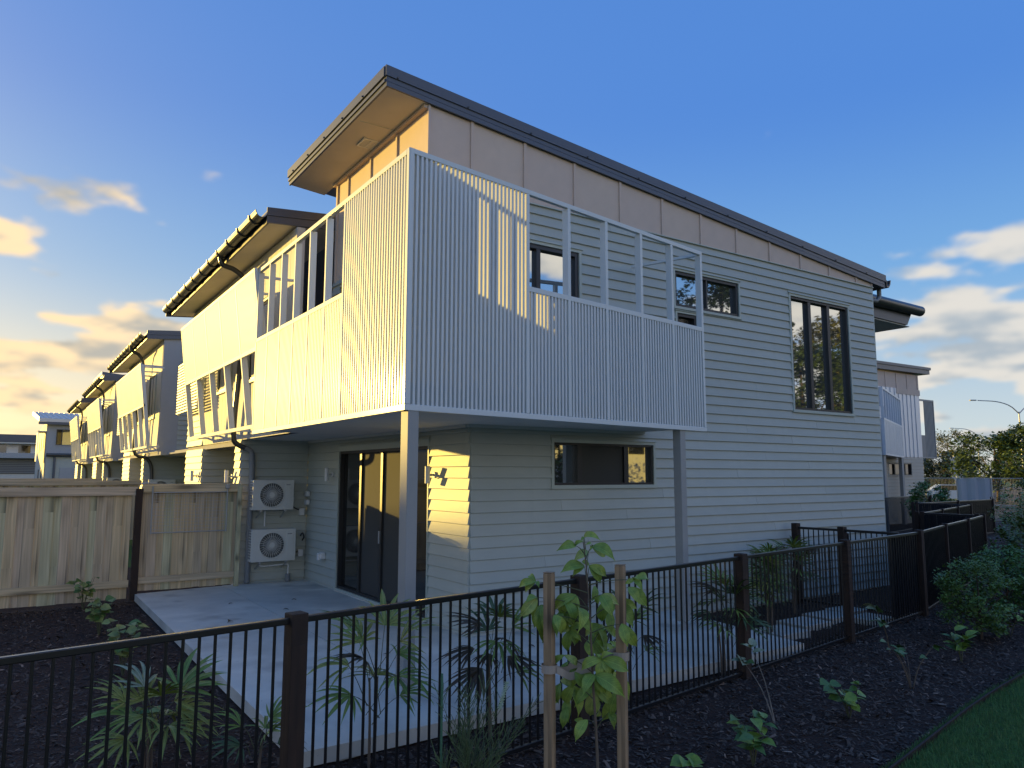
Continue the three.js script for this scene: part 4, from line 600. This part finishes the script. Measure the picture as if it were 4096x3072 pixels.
// small leafy plants with separate leaves
function leafPlant(name, label, cat, pos, H, n, L, shapes, mats, seed, o = {}) {
  const p = thing(name, label, cat, pos, o.group), r = rng(seed), st = [], k = o.stems || 4;
  const tips = []; for (let i = 0; i < k; i++) { const az = i / k * 6.28 + r(), sp = (o.spread ?? 0.5) * H * (0.5 + 0.5 * r()), lx = (o.lean?.[0] || 0) * H, lz = (o.lean?.[1] || 0) * H; const e = V3(Math.cos(az) * sp + lx, H * (0.65 + 0.35 * r()), Math.sin(az) * sp + lz); tips.push(e); st.push(taper([[0, -0.05, 0], [e.x * 0.35, e.y * 0.5, e.z * 0.35], [e.x, e.y, e.z]], 0.006 * (o.thick || 1), 0.002, 5, 6)); }
  loc(p, 'stems', merge(st), o.stemMat || M.stem);
  for (let i = 0; i < n; i++) { const e = tips[i % k], t = (o.from ?? 0.35) + (1 - (o.from ?? 0.35)) * r(), a = V3(e.x * Math.pow(t, 1.4), e.y * t, e.z * Math.pow(t, 1.4)), az = r() * 6.28, b = a.clone().add(V3(Math.cos(az), (o.rise ?? -0.1) + 0.7 * (r() - 0.5), Math.sin(az)).normalize().multiplyScalar(L * (0.65 + 0.6 * r()))); orient(loc(p, 'leaf', shapes[i % shapes.length], mats[Math.floor(r() * mats.length)]), a, b, V3((r() - 0.5) * 0.6, 0.8, 0.4 + (r() - 0.5) * 0.6)); }
  return p;
}
[[[1.15, -0.12, -14.1], 0.6, 26, 'round leaved plant against the timber fence rail'], [[1.18, -0.12, -11.9], 0.55, 40, 'round leaved olive green plant in the mulch beside the slab, middle of three'], [[1.19, -0.12, -9.4], 0.6, 44, 'round leaved plant behind the bar fence, nearest the low yellow palm'], [[1.08, -0.12, -6.9], 0.4, 18, 'small round leaved plant just behind the low yellow palm']].forEach(([p, h, n, l], i) => leafPlant('round_leaf_plant', l, 'plant', p, h, n, 0.12, roundL, [M.leafGc, M.leafGc, M.leafGreen], 100 + i, { spread: 0.35, stems: 6, group: 'round leaved plants along the slab' }));
leafPlant('seedling', 'tiny two leaf seedling in the mulch near the sapling', 'plant', [4.3, -0.12, -4.05], 0.14, 6, 0.11, roundL, [M.leafLime], 120, { stems: 2, from: 0.7, group: 'young plants in the bark mulch' });
leafPlant('young_shrub', 'bright green bushy seedling with oval leaves near the lawn corner', 'plant', [4.85, -0.12, -3.95], 0.34, 30, 0.13, ovate, [M.leafLime, M.leafGreen], 121, { stems: 6, spread: 0.45, group: 'young plants in the bark mulch' });
leafPlant('young_shrub', 'leaning lime green seedling with round leaves in open mulch', 'plant', [6.5, -0.12, -4.2], 0.36, 26, 0.10, roundL, [M.leafLime, M.leafLime, M.leafGreen], 122, { stems: 5, lean: [-0.45, 0.2], group: 'young plants in the bark mulch' });
leafPlant('young_shrub', 'spindly dark seedling with widely spread stems', 'plant', [7.85, -0.12, -4.36], 0.5, 16, 0.12, ovate, [M.leafGreen], 123, { stems: 6, spread: 0.7, from: 0.7, stemMat: M.stemBrown, group: 'young plants in the bark mulch' });
leafPlant('young_shrub', 'compact lime seedling with upright leaves in front of the clipped bush', 'plant', [9.5, -0.12, -4.66], 0.42, 22, 0.15, ovate, [M.leafLime, M.leafGreen], 124, { stems: 5, spread: 0.3, rise: 0.4, group: 'young plants in the bark mulch' });
leafPlant('young_shrub', 'pale green seedling at the foot of the clipped bush', 'plant', [11.5, -0.12, -4.98], 0.4, 20, 0.12, ovate, [M.leafLime], 125, { stems: 5, spread: 0.5, group: 'young plants in the bark mulch' });
leafPlant('grey_leaf_plant', 'leggy plant with grey green leaves atop a bare leaning stem by a fence post', 'plant', [5.78, -0.12, -4.45], 0.62, 14, 0.13, ovate, [M.leafGreyG, M.leafGreyG, M.leafGreen], 130, { stems: 2, spread: 0.12, lean: [0.28, -0.75], from: 0.9, stemMat: M.barkPale, thick: 1.4, rise: 0.3, group: 'leggy grey leaved plants' });
leafPlant('grey_leaf_plant', 'leggy plant with pale curled leaves beside the dark slatted fence', 'plant', [9.2, -0.12, -5.35], 0.62, 13, 0.16, ovate, [M.leafGreyG, M.leafGreyG, M.leafGreen], 131, { stems: 2, spread: 0.1, lean: [-0.55, 0.1], from: 0.88, stemMat: M.barkPale, thick: 1.3, rise: 0.2, group: 'leggy grey leaved plants' });
{ // needle leaved shrub with pale flower spike, and its green stake
  const p = thing('needle_shrub', 'fine needle leaved shrub with a pale flower spike in front of the fence', 'shrub', [2.62, -0.12, -4.42]), r = rng(61), st = [], nd = [];
  for (let i = 0; i < 16; i++) { const az = r() * 6.28, sp = 0.38 * (0.3 + 0.7 * r()), e = V3(Math.cos(az) * sp + 0.12, 0.36 + 0.4 * r(), Math.sin(az) * sp); st.push(taper([[0, -0.03, 0], [e.x * 0.4, e.y * 0.6, e.z * 0.4], [e.x, e.y, e.z]], 0.005, 0.0015, 4, 5)); for (let k = 0; k < 34; k++) { const t = 0.3 + 0.7 * r(), a = V3(e.x * Math.pow(t, 1.3), e.y * t, e.z * Math.pow(t, 1.3)), b = a.clone().add(V3(r() - 0.5 + e.x, 0.35 + 0.6 * r(), r() - 0.5 + e.z).normalize().multiplyScalar(0.07 + 0.08 * r())); nd.push(bar([a.x, a.y, a.z], [b.x, b.y, b.z], 0.0028, 0.0028)); } }
  loc(p, 'stems', merge(st), M.stem); stuff(loc(p, 'needles', merge(nd), M.leafNeedle));
  const fl = []; for (let i = 0; i < 70; i++) { const t = i / 70; fl.push(bar([0.2 + 0.06 * t, 0.62 + 0.17 * t, 0.06], [0.2 + 0.06 * t + 0.018 * Math.cos(i * 2.4), 0.625 + 0.17 * t, 0.06 + 0.018 * Math.sin(i * 2.4)], 0.004, 0.004)); } loc(p, 'flower_spike', merge(fl), M.flowerPale);
  const s = tag(new THREE.Mesh(merge([rbx(-0.007, 0.007, -0.2, 0.86, -0.007, 0.007, 0.003), cyl(0.008, 0.01, 6).translate(0, 0.865, 0)]), M.greenStake), 'slim green plastic plant stake beside the needle leaved shrub', 'stake'); s.name = 'plant_stake'; s.position.set(2.46, -0.12, -4.5); scene.add(s);
}
// shrubs and trees: trunk, limbs, crown of many small leaves gathered in clumps
function crownGeo(r, clumps, per, cs, ls) {
  const p = [], nn = [];
  for (const c of clumps) for (let i = 0; i < per; i++) {
    const th = r() * 6.283, ph = Math.acos(2 * r() - 1), q = c[3] * Math.pow(r(), 0.45), x = c[0] + q * Math.sin(ph) * Math.cos(th), y = c[1] + q * 0.8 * Math.cos(ph), z = c[2] + q * Math.sin(ph) * Math.sin(th), L = ls * (0.6 + 0.8 * r());
    const a = r() * 6.28, b = (r() - 0.5) * 2, dx = Math.cos(a) * Math.cos(b), dy = Math.sin(b) * 0.8, dz = Math.sin(a) * Math.cos(b), ex = -Math.sin(a), ez = Math.cos(a), w = 0.32 * L, ey = (r() - 0.5) * 0.6;
    p.push(x, y, z, x + dx * L * 0.5 + ex * w, y + dy * L * 0.5 + ey * w, z + dz * L * 0.5 + ez * w, x + dx * L, y + dy * L, z + dz * L, x, y, z, x + dx * L, y + dy * L, z + dz * L, x + dx * L * 0.5 - ex * w, y + dy * L * 0.5 - ey * w, z + dz * L * 0.5 - ez * w);
  }
  const g = new THREE.BufferGeometry(); g.setAttribute('position', new THREE.Float32BufferAttribute(p, 3)); g.computeVertexNormals(); g.setAttribute('uv', new THREE.Float32BufferAttribute(new Float32Array(p.length / 3 * 2), 2)); return g;
}
function tree(name, label, cat, pos, H, W, seed, m, o = {}) {
  const t = thing(name, label, cat, pos, o.group), r = rng(seed), clumps = [], limbs = [], n = o.clumps || 40, base = o.base ?? 0.35, ctr = (1 + base) / 2;
  const nl = o.limbs || 6;
  limbs.push(taper([[0, -0.1, 0], [0.02 * W, H * base * 0.8, 0.01], [0.03 * W * (r() - 0.5), H * 0.85, 0.03 * W * (r() - 0.5)]], o.tr || H * 0.022, H * 0.006, 7, 8));
  for (let i = 0; i < nl; i++) { const az = i / nl * 6.283 + r(), h0 = H * (base * 0.6 + 0.3 * r()), e = [Math.cos(az) * W * (0.25 + 0.2 * r()), h0 + H * (0.18 + 0.3 * r()), Math.sin(az) * W * (0.25 + 0.2 * r())]; limbs.push(taper([[0, h0, 0], [e[0] * 0.45, (h0 + e[1]) / 2 + 0.03 * H, e[2] * 0.45], e], (o.tr || H * 0.022) * 0.5, H * 0.004, 5, 5)); }
  for (let i = 0; i < n; i++) { const th = r() * 6.283, v = r(), rad = W * 0.5 * Math.sqrt(Math.sin(Math.PI * (0.08 + 0.87 * Math.pow(v, o.pw || 0.9)))) * (0.45 + 0.55 * Math.sqrt(r())); clumps.push([Math.cos(th) * rad, H * (base + (0.97 - base) * v), Math.sin(th) * rad, W * (o.cr || 0.13) * (0.6 + 0.8 * r())]); }
  loc(t, 'trunk', merge(limbs), o.bark || M.bark); loc(t, 'crown', crownGeo(r, clumps, o.per || 90, 0, o.leaf || 0.12), m); return t;
}
tree('clipped_bush', 'dense rounded green bush in the mulch in front of the slatted fence', 'bush', [10.95, -0.12, -5.1], 1.02, 0.98, 201, M.leafHedge, { clumps: 60, per: 110, base: 0.12, leaf: 0.045, cr: 0.14, limbs: 8, tr: 0.018, pw: 1 });
tree('clipped_bush', 'second green bush just behind the rounded bush at the bed edge', 'bush', [12.9, -0.12, -5.6], 1.05, 1.0, 202, M.leafGreen, { clumps: 60, per: 100, base: 0.1, leaf: 0.055, cr: 0.15, limbs: 8, tr: 0.018 });
[[14.9, -6.1, 1.5, 1.0, 'tall feathery shrub beyond the dark bush, tied to a stake'], [17.5, -6.6, 2.0, 1.5, 'pale green shrub beside the lawn strip and slatted fence'], [21.5, -8.4, 2.1, 1.6, 'loose olive shrub at the second fence step'], [26.5, -10.9, 1.9, 1.6, 'small shrub in front of the temporary fence']].forEach(([x, z, h, w, l], i) => tree('garden_shrub', l, 'shrub', [x, -0.12, z], h, w, 210 + i, i % 2 ? M.leafGc : M.leafTree, { clumps: 40, per: 60, base: 0.1, leaf: 0.07, cr: 0.13, limbs: 9, tr: 0.02, group: 'shrubs along the boundary' }));
tree('garden_tree', 'dense dark green tree in front of the white clad townhouse', 'tree', [27.6, 0.0, -14.3], 1.75, 1.5, 220, M.leafGreen, { clumps: 44, per: 100, base: 0.28, leaf: 0.09, cr: 0.15, tr: 0.04 });

{ // dry leaves blown onto the slab
  const r = rng(401); for (let i = 0; i < 14; i++) { const x = 2.1 + 4.6 * r(), z = x < 5 ? -5.9 - 7.5 * r() : -5.95 - 2.2 * r(), l = leafShape(0.45, 0.5, 0.5, 4, 0.9), o = tag(new THREE.Mesh(l, M.leafDry), 'small dry brown leaf lying on the concrete slab', 'leaf', 'fallen leaves on the slab'); o.name = numbered('fallen_leaf'); o.position.set(x, 0.004, z); o.rotation.set(0, r() * 6.28, 0.05); o.scale.setScalar(0.05 + 0.05 * r()); scene.add(o); }
}

// ================================================================ townhouse block across the path, right
{
  const zw = -18.5, h = thing('white_clad_townhouse', 'white clad townhouse with beige boards below and tan panels under a dark roof', 'townhouse', [30, 0, zw]);
  const f = { x: 24, z: zw, rot: 0 }, W = [8.45, 10.4, 2.0, 2.62];
  boardWall(h, f, 11.4, -0.1, 2.86, [W], { mats: [beigeBoards] });
  windowAt(h, f, ...W, { mull: [9.0, 9.85], glass: M.glassDark, frame: 0.035, trim: beigeBoards });
  const up = part(h, 'upper_wall', bx(24.02, 35.4, 2.88, 6.0, zw - 0.12, zw + 0.02), M.corrWhite), l = []; for (let x = 24.1; x < 35.2; x += 0.34) l.push(bx(x, x + 0.17, 2.86, 6.0, zw + 0.021, zw + 0.045)); stuff(loc(up, 'cladding_ribs', merge(l), M.corrWhite));
  windowAt(h, { x: 24, z: zw + 0.04, rot: 0 }, 5.2, 6.4, 4.1, 5.2, { mull: [5.8], glass: M.glassDark, trim: M.white });
  const tn = part(h, 'tan_panel', bx(24, 35.42, 6.01, 6.72, zw - 0.12, zw + 0.01), tans[0]); for (let x = 24.5; x < 35.4; x += 0.9) loc(tn, 'cover_batten', bx(x - 0.022, x + 0.022, 6.01, 6.72, zw + 0.011, zw + 0.035), tans[0]);
  loc(tn, 'cladding_panel', bx(33.4, 35.42, 5.75, 6.005, zw + 0.046, zw + 0.06), tans[1]);
  const rf = part(h, 'roof', prism([[22, 6.66], [36.1, 6.80], [36.1, 7.06], [22, 6.96]], -26, zw + 0.22, 'z'), M.roof); loc(rf, 'barge_cap', prism([[22, 6.90], [36.15, 7.0], [36.15, 7.12], [22, 7.02]], zw + 0.2, zw + 0.27, 'z'), M.roof);
  part(h, 'side_wall', bx(35.28, 35.4, -0.1, 6.9, -26, zw - 0.13), M.render);
  // angled balcony screen on two posts
  const A = [27.9, -15.95], B = [33.25, -18.2], L = Math.hypot(B[0] - A[0], B[1] - A[1]), rot = Math.atan2(A[1] - B[1], B[0] - A[0]), y0 = 2.82, ym = 4.25, y1 = 5.45;
  const s = new THREE.Mesh(bx(0, L, y0, y0 + 0.07, -0.06, 0), M.corrWhite); s.name = 'balcony_screen'; setFrame(s, { x: A[0], z: A[1], rot }, h); h.add(s);
  loc(s, 'frame_rail', bx(0, L, y1 - 0.07, y1, -0.06, 0), M.corrWhite); loc(s, 'frame_rail', bx(0, L, ym - 0.07, ym, -0.0602, 0), M.corrWhite);
  for (let i = 0; i <= 8; i++) loc(s, 'mullion', bx(Math.max(0, i * L / 8 - 0.04), Math.min(L, i * L / 8 + 0.04), y0 + 0.071, y1 - 0.071, -0.1, 0.001), M.corrWhite); battens(s, 0.05, L - 0.05, y0 + 0.06, ym - 0.06, 0.075, M.corrWhite, true, 0.05, 0.03);
  const s2 = new THREE.Mesh(bx(0, 2.5, y0, y0 + 0.07, -0.06, 0), M.corrWhite); s2.name = 'side_screen'; setFrame(s2, { x: A[0] - 0.01, z: A[1] - 2.5, rot: -Math.PI / 2 }, h); h.add(s2); loc(s2, 'frame_rail', bx(0, 2.5, y1 - 0.07, y1, -0.06, 0), M.corrWhite); battens(s2, 0.05, 2.5, y0 + 0.06, ym, 0.075, M.corrWhite, true, 0.05, 0.03); loc(s2, 'infill_panel', bx(0.1, 2.5, 4.7, y1 - 0.08, -0.05, -0.01), M.corrWhite);
  part(h, 'balcony_floor', prism([[A[0] + 0.05, A[1] - 0.1], [B[0] - 0.05, B[1] - 0.08], [B[0] - 0.05, zw + 0.05], [A[0] + 0.05, zw + 0.05]], 2.83, 3.0, 'y'), M.ceiling);
  for (const [x, z] of [[28.1, -16.2], [33.0, -18.2]]) part(h, 'post', rbx(x - 0.08, x + 0.08, -0.1, 2.84, z - 0.08, z + 0.08, 0.01), M.post);
  const b = part(h, 'corner_screen', merge([bx(35.5, 37.4, 5.6, 5.68, -18.9, -18.84), bx(37.34, 37.4, 2.85, 5.6, -18.9, -18.84), bx(35.5, 37.4, 2.85, 2.92, -18.9, -18.84), bx(35.5, 35.58, 2.92, 5.6, -18.9, -18.84)]), M.post); battens(b, 36.5, 37.3, 2.9, 5.6, 0.12, M.post, true, 0.06, 0.04); b.children.forEach((c) => { c.position.z = -18.85; }); loc(b, 'infill_panel', bx(35.58, 36.5, 2.92, 3.95, -18.89, -18.86), M.pipeGrey);
}
// ================================================================ buildings beyond the row, far left
{
  const z = -70, h = thing('rendered_house', 'grey rendered house with pale corrugated roof and wide window closing the row', 'house', [6, 0, z]);
  part(h, 'wall', merge(cutRect(2.33, 12, -0.2, 6.1, [[2.95, 5.0, 4.25, 5.6]]).map(([a, b, c, d]) => bx(a, b, c, d, z - 0.3, z))), M.render);
  windowAt(h, { x: 0, z, rot: 0 }, 2.95, 5.0, 4.25, 5.6, { mull: [3.4, 4.1], frame: 0.05, glasses: [M.glassDark, M.glass, M.glassDark], trim: M.render });
  const sd = part(h, 'side_wall', bx(2.33, 2.6, -0.2, 6.2, z - 24, z - 0.31), M.panelLight);
  for (let i = 0; i < 3; i++) loc(sd, 'window', bx(2.29, 2.329, 4.2 - 0.1 * i, 5.2 - 0.1 * i, z - 6 - i * 5, z - 4.2 - i * 5), M.frameDark);
  for (let i = 0; i < 2; i++) loc(sd, 'window', bx(2.29, 2.329, 0.9, 2.4, z - 6 - i * 7, z - 4.4 - i * 7), M.frameDark);
  part(h, 'awning_frame', merge([bx(1.75, 1.8, 3.0, 5.4, z - 3, z + 0.1), bx(1.75, 2.33, 5.35, 5.4, z - 3, z + 0.1)]), M.frameAlu);
  const sheet = [], rf = part(h, 'roof', polyhedron([[[1.75, 6.12, z + 0.5], [12, 6.0, z + 0.5], [12, 6.26, z + 0.5], [1.75, 6.38, z + 0.5]], [[1.75, 6.38, z + 0.5], [12, 6.26, z + 0.5], [12, 7.4, z - 9], [1.45, 7.5, z - 9]], [[1.75, 6.12, z + 0.5], [1.75, 6.38, z + 0.5], [1.45, 7.5, z - 9], [1.45, 7.2, z - 9]], [[12, 6.0, z + 0.5], [1.75, 6.12, z + 0.5], [1.45, 7.2, z - 9], [12, 7.1, z - 9]], [[1.45, 7.2, z - 9], [1.45, 7.5, z - 9], [12, 7.4, z - 9], [12, 7.1, z - 9]]]), M.corrRoof);
  for (let i = 0; i < 26; i++) { const x = 1.8 + i * 0.38; sheet.push(bar([x, 6.40 - i * 0.0045, z + 0.48], [x - 0.28 + i * 0.011, 7.52 - i * 0.004, z - 8.95], 0.06, 0.05)); } stuff(loc(rf, 'roof_ribs', merge(sheet), M.corrRoof));
  loc(rf, 'fascia_board', bx(1.72, 12, 5.9, 6.11, z + 0.4, z + 0.52), M.roof);
  part(h, 'verandah_gutter', cyl(0.14, 9, 10).rotateZ(Math.PI / 2).translate(6.9, 3.5, z + 0.35), M.gutter); part(h, 'downpipe', tube([[3.0, 3.4, z + 0.25], [3.0, 0, z + 0.25]], 0.08, 8), M.roof);
  part(h, 'verandah_wall', bx(2.4, 12, -0.2, 3.35, z + 0.02, z + 0.15), sidings[1]); part(h, 'garage_door', bx(3.4, 9, -0.1, 2.5, z + 0.16, z + 0.2), M.render);
}
{
  const z = -115, h = thing('long_low_building', 'long dark roofed building with open deck and louvred wall on the horizon', 'building', [-6, 0, z]);
  part(h, 'roof', prism([[-40, 5.95], [4.5, 5.95], [4.5, 6.9], [-40, 7.0]], z - 14, z + 2, 'z'), M.roof); part(h, 'eave_edge', bx(-40, 4.5, 5.78, 5.93, z + 1.6, z + 1.9), M.white);
  part(h, 'upper_wall', bx(-40, 4, 4.5, 5.8, z - 0.4, z), M.corrWhite); for (const [a, b] of [[-3.6, -0.4], [0.9, 2.2], [-9, -4.4]]) part(h, 'window', bx(a, b, 4.65, 5.6, z + 0.01, z + 0.06), M.glassDark);
  part(h, 'deck_edge', bx(-40, 4.4, 3.95, 4.6, z + 0.2, z + 2.0), M.render); const lw = part(h, 'louvred_wall', bx(-40, 4, 2.0, 3.95, z + 0.2, z + 0.5), M.roof), bl = []; for (let y = 2.1; y < 3.9; y += 0.22) bl.push(bx(-40, 4, y, y + 0.12, z + 0.51, z + 0.62)); stuff(loc(lw, 'louvre_blades', merge(bl), M.pipeGrey)); part(h, 'base_wall', bx(-40, 4, -0.2, 2.0, z + 0.1, z + 0.4), M.panelLight);
}
{ // house left of the view whose gable shades the foot of the patio at this hour
  const h = thing('gabled_house', 'gable roofed house beyond the left of the yard, between the yard and the low sun', 'house', [-33, 0, -68]);
  part(h, 'wall', prism([[-41, 0], [-25, 0], [-25, 7.9], [-33, 10.4], [-41, 7.9]], -76, -66, 'z'), M.panelLight); part(h, 'roof', merge([prism([[-24.4, 7.75], [-24.4, 8.0], [-33, 10.75], [-33, 10.5]], -77, -65.5, 'z'), prism([[-41.6, 7.75], [-33, 10.5], [-33, 10.75], [-41.6, 8.0]], -77, -65.5, 'z')]), M.roof); for (const x of [-38, -34, -29]) part(h, 'window', bx(x, x + 1.4, 4.5, 6, -65.99, -65.93), M.glassDark);
}
// ================================================================ street furniture and traffic, right
{
  const r = new THREE.PlaneGeometry(160, 9); r.rotateX(-Math.PI / 2); r.rotateY(25 * R); r.translate(88, -0.14, -36); struct('road', metreUV(r), M.asphalt);
  const lamp = (label, x, z, H, arms, s) => { const o = thing('street_lamp', label, 'street lamp', [x, -0.2, z], 'street lamps'); loc(o, 'pole', taper([[0, 0, 0], [0, H * 0.5, 0], [0, H * 0.9, 0]], 0.11, 0.07, 8, 6), M.galv); arms.forEach((d) => { const e = [-2.2 * d * s * 0.84, H * 1.02, -1.4 * d * s * 0.84]; loc(o, 'arm', taper([[0, H * 0.88, 0], [e[0] * 0.2, H * 0.96, e[2] * 0.2], [e[0] * 0.5, H * 1.005, e[2] * 0.5], e], 0.06, 0.045, 7, 10), M.galv); const hd = rbx(-0.35, 0.35, -0.06, 0.06, -0.14, 0.14, 0.05); hd.rotateY(-Math.atan2(-1.4, -2.2)); const m = loc(o, 'lantern', hd, M.signBack, [e[0] * 1.12, e[1] + 0.02, e[2] * 1.12]); }); return o; };
  lamp('tall grey street lamp with two curved arms behind the big tree', 89.4, -36.2, 10.0, [1, -1], 2.0); lamp('distant street lamp with a single curved arm above the trees', 135.3, -61.3, 9.9, [1], 1.75);
  const sg = thing('road_sign', 'back of two diamond road signs and plates on one pole', 'sign', [84, -0.2, -40.6]); loc(sg, 'pole', cyl(0.05, 4.4, 8).translate(0, 2.2, 0), M.galv);
  const dia = (y, s, m) => { const g = rbx(-s / 2, s / 2, -s / 2, s / 2, -0.015, 0.015, 0.01); g.rotateZ(Math.PI / 4); g.rotateY(-33.8 * R); g.translate(-0.03, y, 0.07); return loc(sg, 'sign_plate', g, m); }; dia(3.85, 0.62, M.signBack); dia(2.1, 0.6, M.signBack);
  const pl = (x, y, w, h) => { const g = rbx(-w / 2, w / 2, -h / 2, h / 2, -0.012, 0.012, 0.01); g.rotateY(-33.8 * R); g.translate(x * 0.83, y, 0.07 + x * 0.55); loc(sg, 'sign_plate', g, M.signBack); }; pl(0, 2.98, 0.55, 0.4); pl(0.62, 2.05, 0.5, 0.55);
}
{ // temporary mesh fence with white cloth
  const pts = Array.from({ length: 9 }, (_, i) => [56.3 + 0.55 * (i * 2.1 - 7.4), -25.9 + 0.83 * (i * 2.1 - 7.4)]), cloth = [0, 0, 0, 1, 0, 1, 1, 0], f = thing('temporary_fence', 'wire temporary fence panels hung with white cloth by the road', 'fence', [57, -0.2, -25.5]);
  for (let i = 0; i + 1 < pts.length; i++) { const [a, b] = [pts[i], pts[i + 1]], L = Math.hypot(b[0] - a[0], b[1] - a[1]); const fr = part(f, 'panel_frame', merge([bar([a[0], 1.85, a[1]], [b[0], 1.85, b[1]], 0.05, 0.05), bar([a[0], 0.0, a[1]], [b[0], 0.0, b[1]], 0.05, 0.05), bar([a[0], -0.2, a[1]], [a[0], 2.0, a[1]], 0.06, 0.06, V3(1, 0, 0))]), M.galv);
    if (cloth[i]) { const q = [], n = 10; for (let k = 0; k < n; k++) { const P = (t) => { const o = 0.06 * Math.sin(t * 17 + i); return [a[0] + (b[0] - a[0]) * t + o, a[1] + (b[1] - a[1]) * t - o]; }, c = P(k / n), d = P((k + 1) / n), tp = 1.78 - 0.12 * Math.sin((k / n) * 3.1 + i), tq = 1.78 - 0.12 * Math.sin(((k + 1) / n) * 3.1 + i); q.push([[c[0], -0.15, c[1]], [d[0], -0.15, d[1]], [d[0], tq, d[1]], [c[0], tp, c[1]]], [[c[0] + 0.01, tp, c[1] + 0.01], [d[0] + 0.01, tq, d[1] + 0.01], [d[0] + 0.01, -0.15, d[1] + 0.01], [c[0] + 0.01, -0.15, c[1] + 0.01]]); } loc(fr, 'cloth', polyhedron(q), M.meshWhite); } else { const w = []; for (let k = 1; k < 24; k++) w.push(bar([a[0] + (b[0] - a[0]) * k / 24, 0, a[1] + (b[1] - a[1]) * k / 24], [a[0] + (b[0] - a[0]) * k / 24, 1.85, a[1] + (b[1] - a[1]) * k / 24], 0.008, 0.008, V3(1, 0, 0))); stuff(loc(fr, 'wires', merge(w), M.galv)); } }
}
{ // parked car
  const o = thing('parked_car', 'white car parked by the road, mostly hidden by bushes and fences', 'car', [65.2, -0.2, -31.7]); o.rotation.y = -0.95;
  const side = [[-2.1, 0.35], [2.0, 0.35], [2.1, 0.7], [1.95, 0.92], [1.0, 1.02], [0.35, 1.48], [-1.1, 1.5], [-1.9, 1.0], [-2.12, 0.9]];
  loc(o, 'body', prism(side.map(([a, b]) => [a, b]), -0.85, 0.85, 'z'), M.carPaint); loc(o, 'windscreen', polyhedron([[[1.0, 1.04, 0.72], [1.0, 1.04, -0.72], [0.40, 1.45, -0.66], [0.40, 1.45, 0.66]].map((p) => [p[0] + 0.02, p[1] + 0.02, p[2]])]), M.glassDark);
  for (const s of [1, -1]) { loc(o, 'side_window', polyhedron([[[0.85, 1.04, 0.858 * s], [-1.6, 1.04, 0.858 * s], [-1.05, 1.42, 0.858 * s], [0.36, 1.42, 0.858 * s]]]), M.glassDark); loc(o, 'headlight', rbx(2.0, 2.1, 0.68, 0.84, 0.5 * s - 0.2, 0.5 * s + 0.2, 0.03), M.white); for (const x of [-1.35, 1.35]) { const t = cyl(0.33, 0.22, 20); t.rotateX(Math.PI / 2); const w = loc(o, 'wheel', t, M.tyre, [x, 0.33, 0.78 * s]); const rim = cyl(0.2, 0.02, 16); rim.rotateX(Math.PI / 2); loc(w, 'rim', rim, M.galv, [0, 0, 0.115 * s]); } }
}
// trees beyond the road
[[114.4, -56, 8.6, 8.5, M.leafTreeSunlit, 'tall golden lit tree standing behind the road signs', 0.3], [104, -50, 5.6, 5, M.leafTreeSunlit, 'thin sunlit tree between the tall golden tree and the lamp', 0.35], [89.5, -44.5, 4.4, 6.5, M.leafTreeDark, 'dark round tree behind the road signs', 0.15], [80, -46, 4.6, 6, M.leafTreeDark, 'dark low tree next to the white clad townhouse', 0.1], [69, -30.0, 6.0, 7.0, M.leafTree, 'wide golden green tree overhanging the temporary fence', 0.22], [68, -26.2, 6.2, 7.0, M.leafTree, 'large tree in front of the double street lamp', 0.22], [95, -38, 5.8, 6.5, M.leafTreeSunlit, 'sunlit tree behind the double street lamp', 0.25], [124, -52, 8, 9, M.leafTree, 'far tree on the horizon right of the lamps', 0.2], [150, -85, 8, 14, M.leafTreeDark, 'far dark tree closing the street', 0.1]].forEach(([x, z, h, w, m, l, b], i) => tree('street_tree', l, 'tree', [x, -0.2, z], h, w, 300 + i, m, { clumps: 64, per: 90, base: b, leaf: 0.30, cr: 0.11, limbs: 8, tr: 0.16, group: 'trees along the road' }));
// across the street behind the viewer: what the windows mirror
[[40, 11.0, 10.2, 8, M.leafTree, 'leafy street tree across the road, mirrored in the tall window'], [45.5, 12.4, 12.6, 8, M.leafTreeSunlit, 'taller street tree across the road, mirrored in the tall window'], [52, 14.2, 13, 9, M.leafTree, 'rounded street tree across the road beside the taller ones'], [32, 10.2, 15, 7, M.leafTreeDark, 'spreading pine across the road, mirrored in the small upper window'], [21, 10.5, 5, 5, M.leafTree, 'small street tree across the road, mirrored in the low window']].forEach(([x, z, h, w, m, l], i) => tree('street_tree', l, 'tree', [x, -0.2, z], h, w, 340 + i, m, { clumps: 90, per: 130, base: 0.08, leaf: 0.30, cr: 0.12, limbs: 8, tr: 0.16, group: 'trees across the street' }));
{
  const h = thing('brick_house', 'cream house with brick base across the street, mirrored in the low window', 'house', [30, 0, 22]);
  part(h, 'wall', bx(24, 40, 0, 6, 20, 30), M.panelLight); part(h, 'brick_base', bx(23.95, 40.05, 0, 1.2, 19.95, 30.05), mat('brickRed', 0.36, 0.16, 0.09, { map: concMap })); part(h, 'roof', prism([[23, 5.9], [41, 5.9], [32, 8.6]], 19, 31, 'z'), M.roof); for (const x of [26, 29.5, 34]) part(h, 'window', bx(x, x + 1.4, 3.4, 5, 19.93, 19.97), M.glassDark);
}
scene.traverse((o) => { if (o.isMesh) { o.castShadow = true; o.receiveShadow = true; } });
renderer.render(scene, camera);
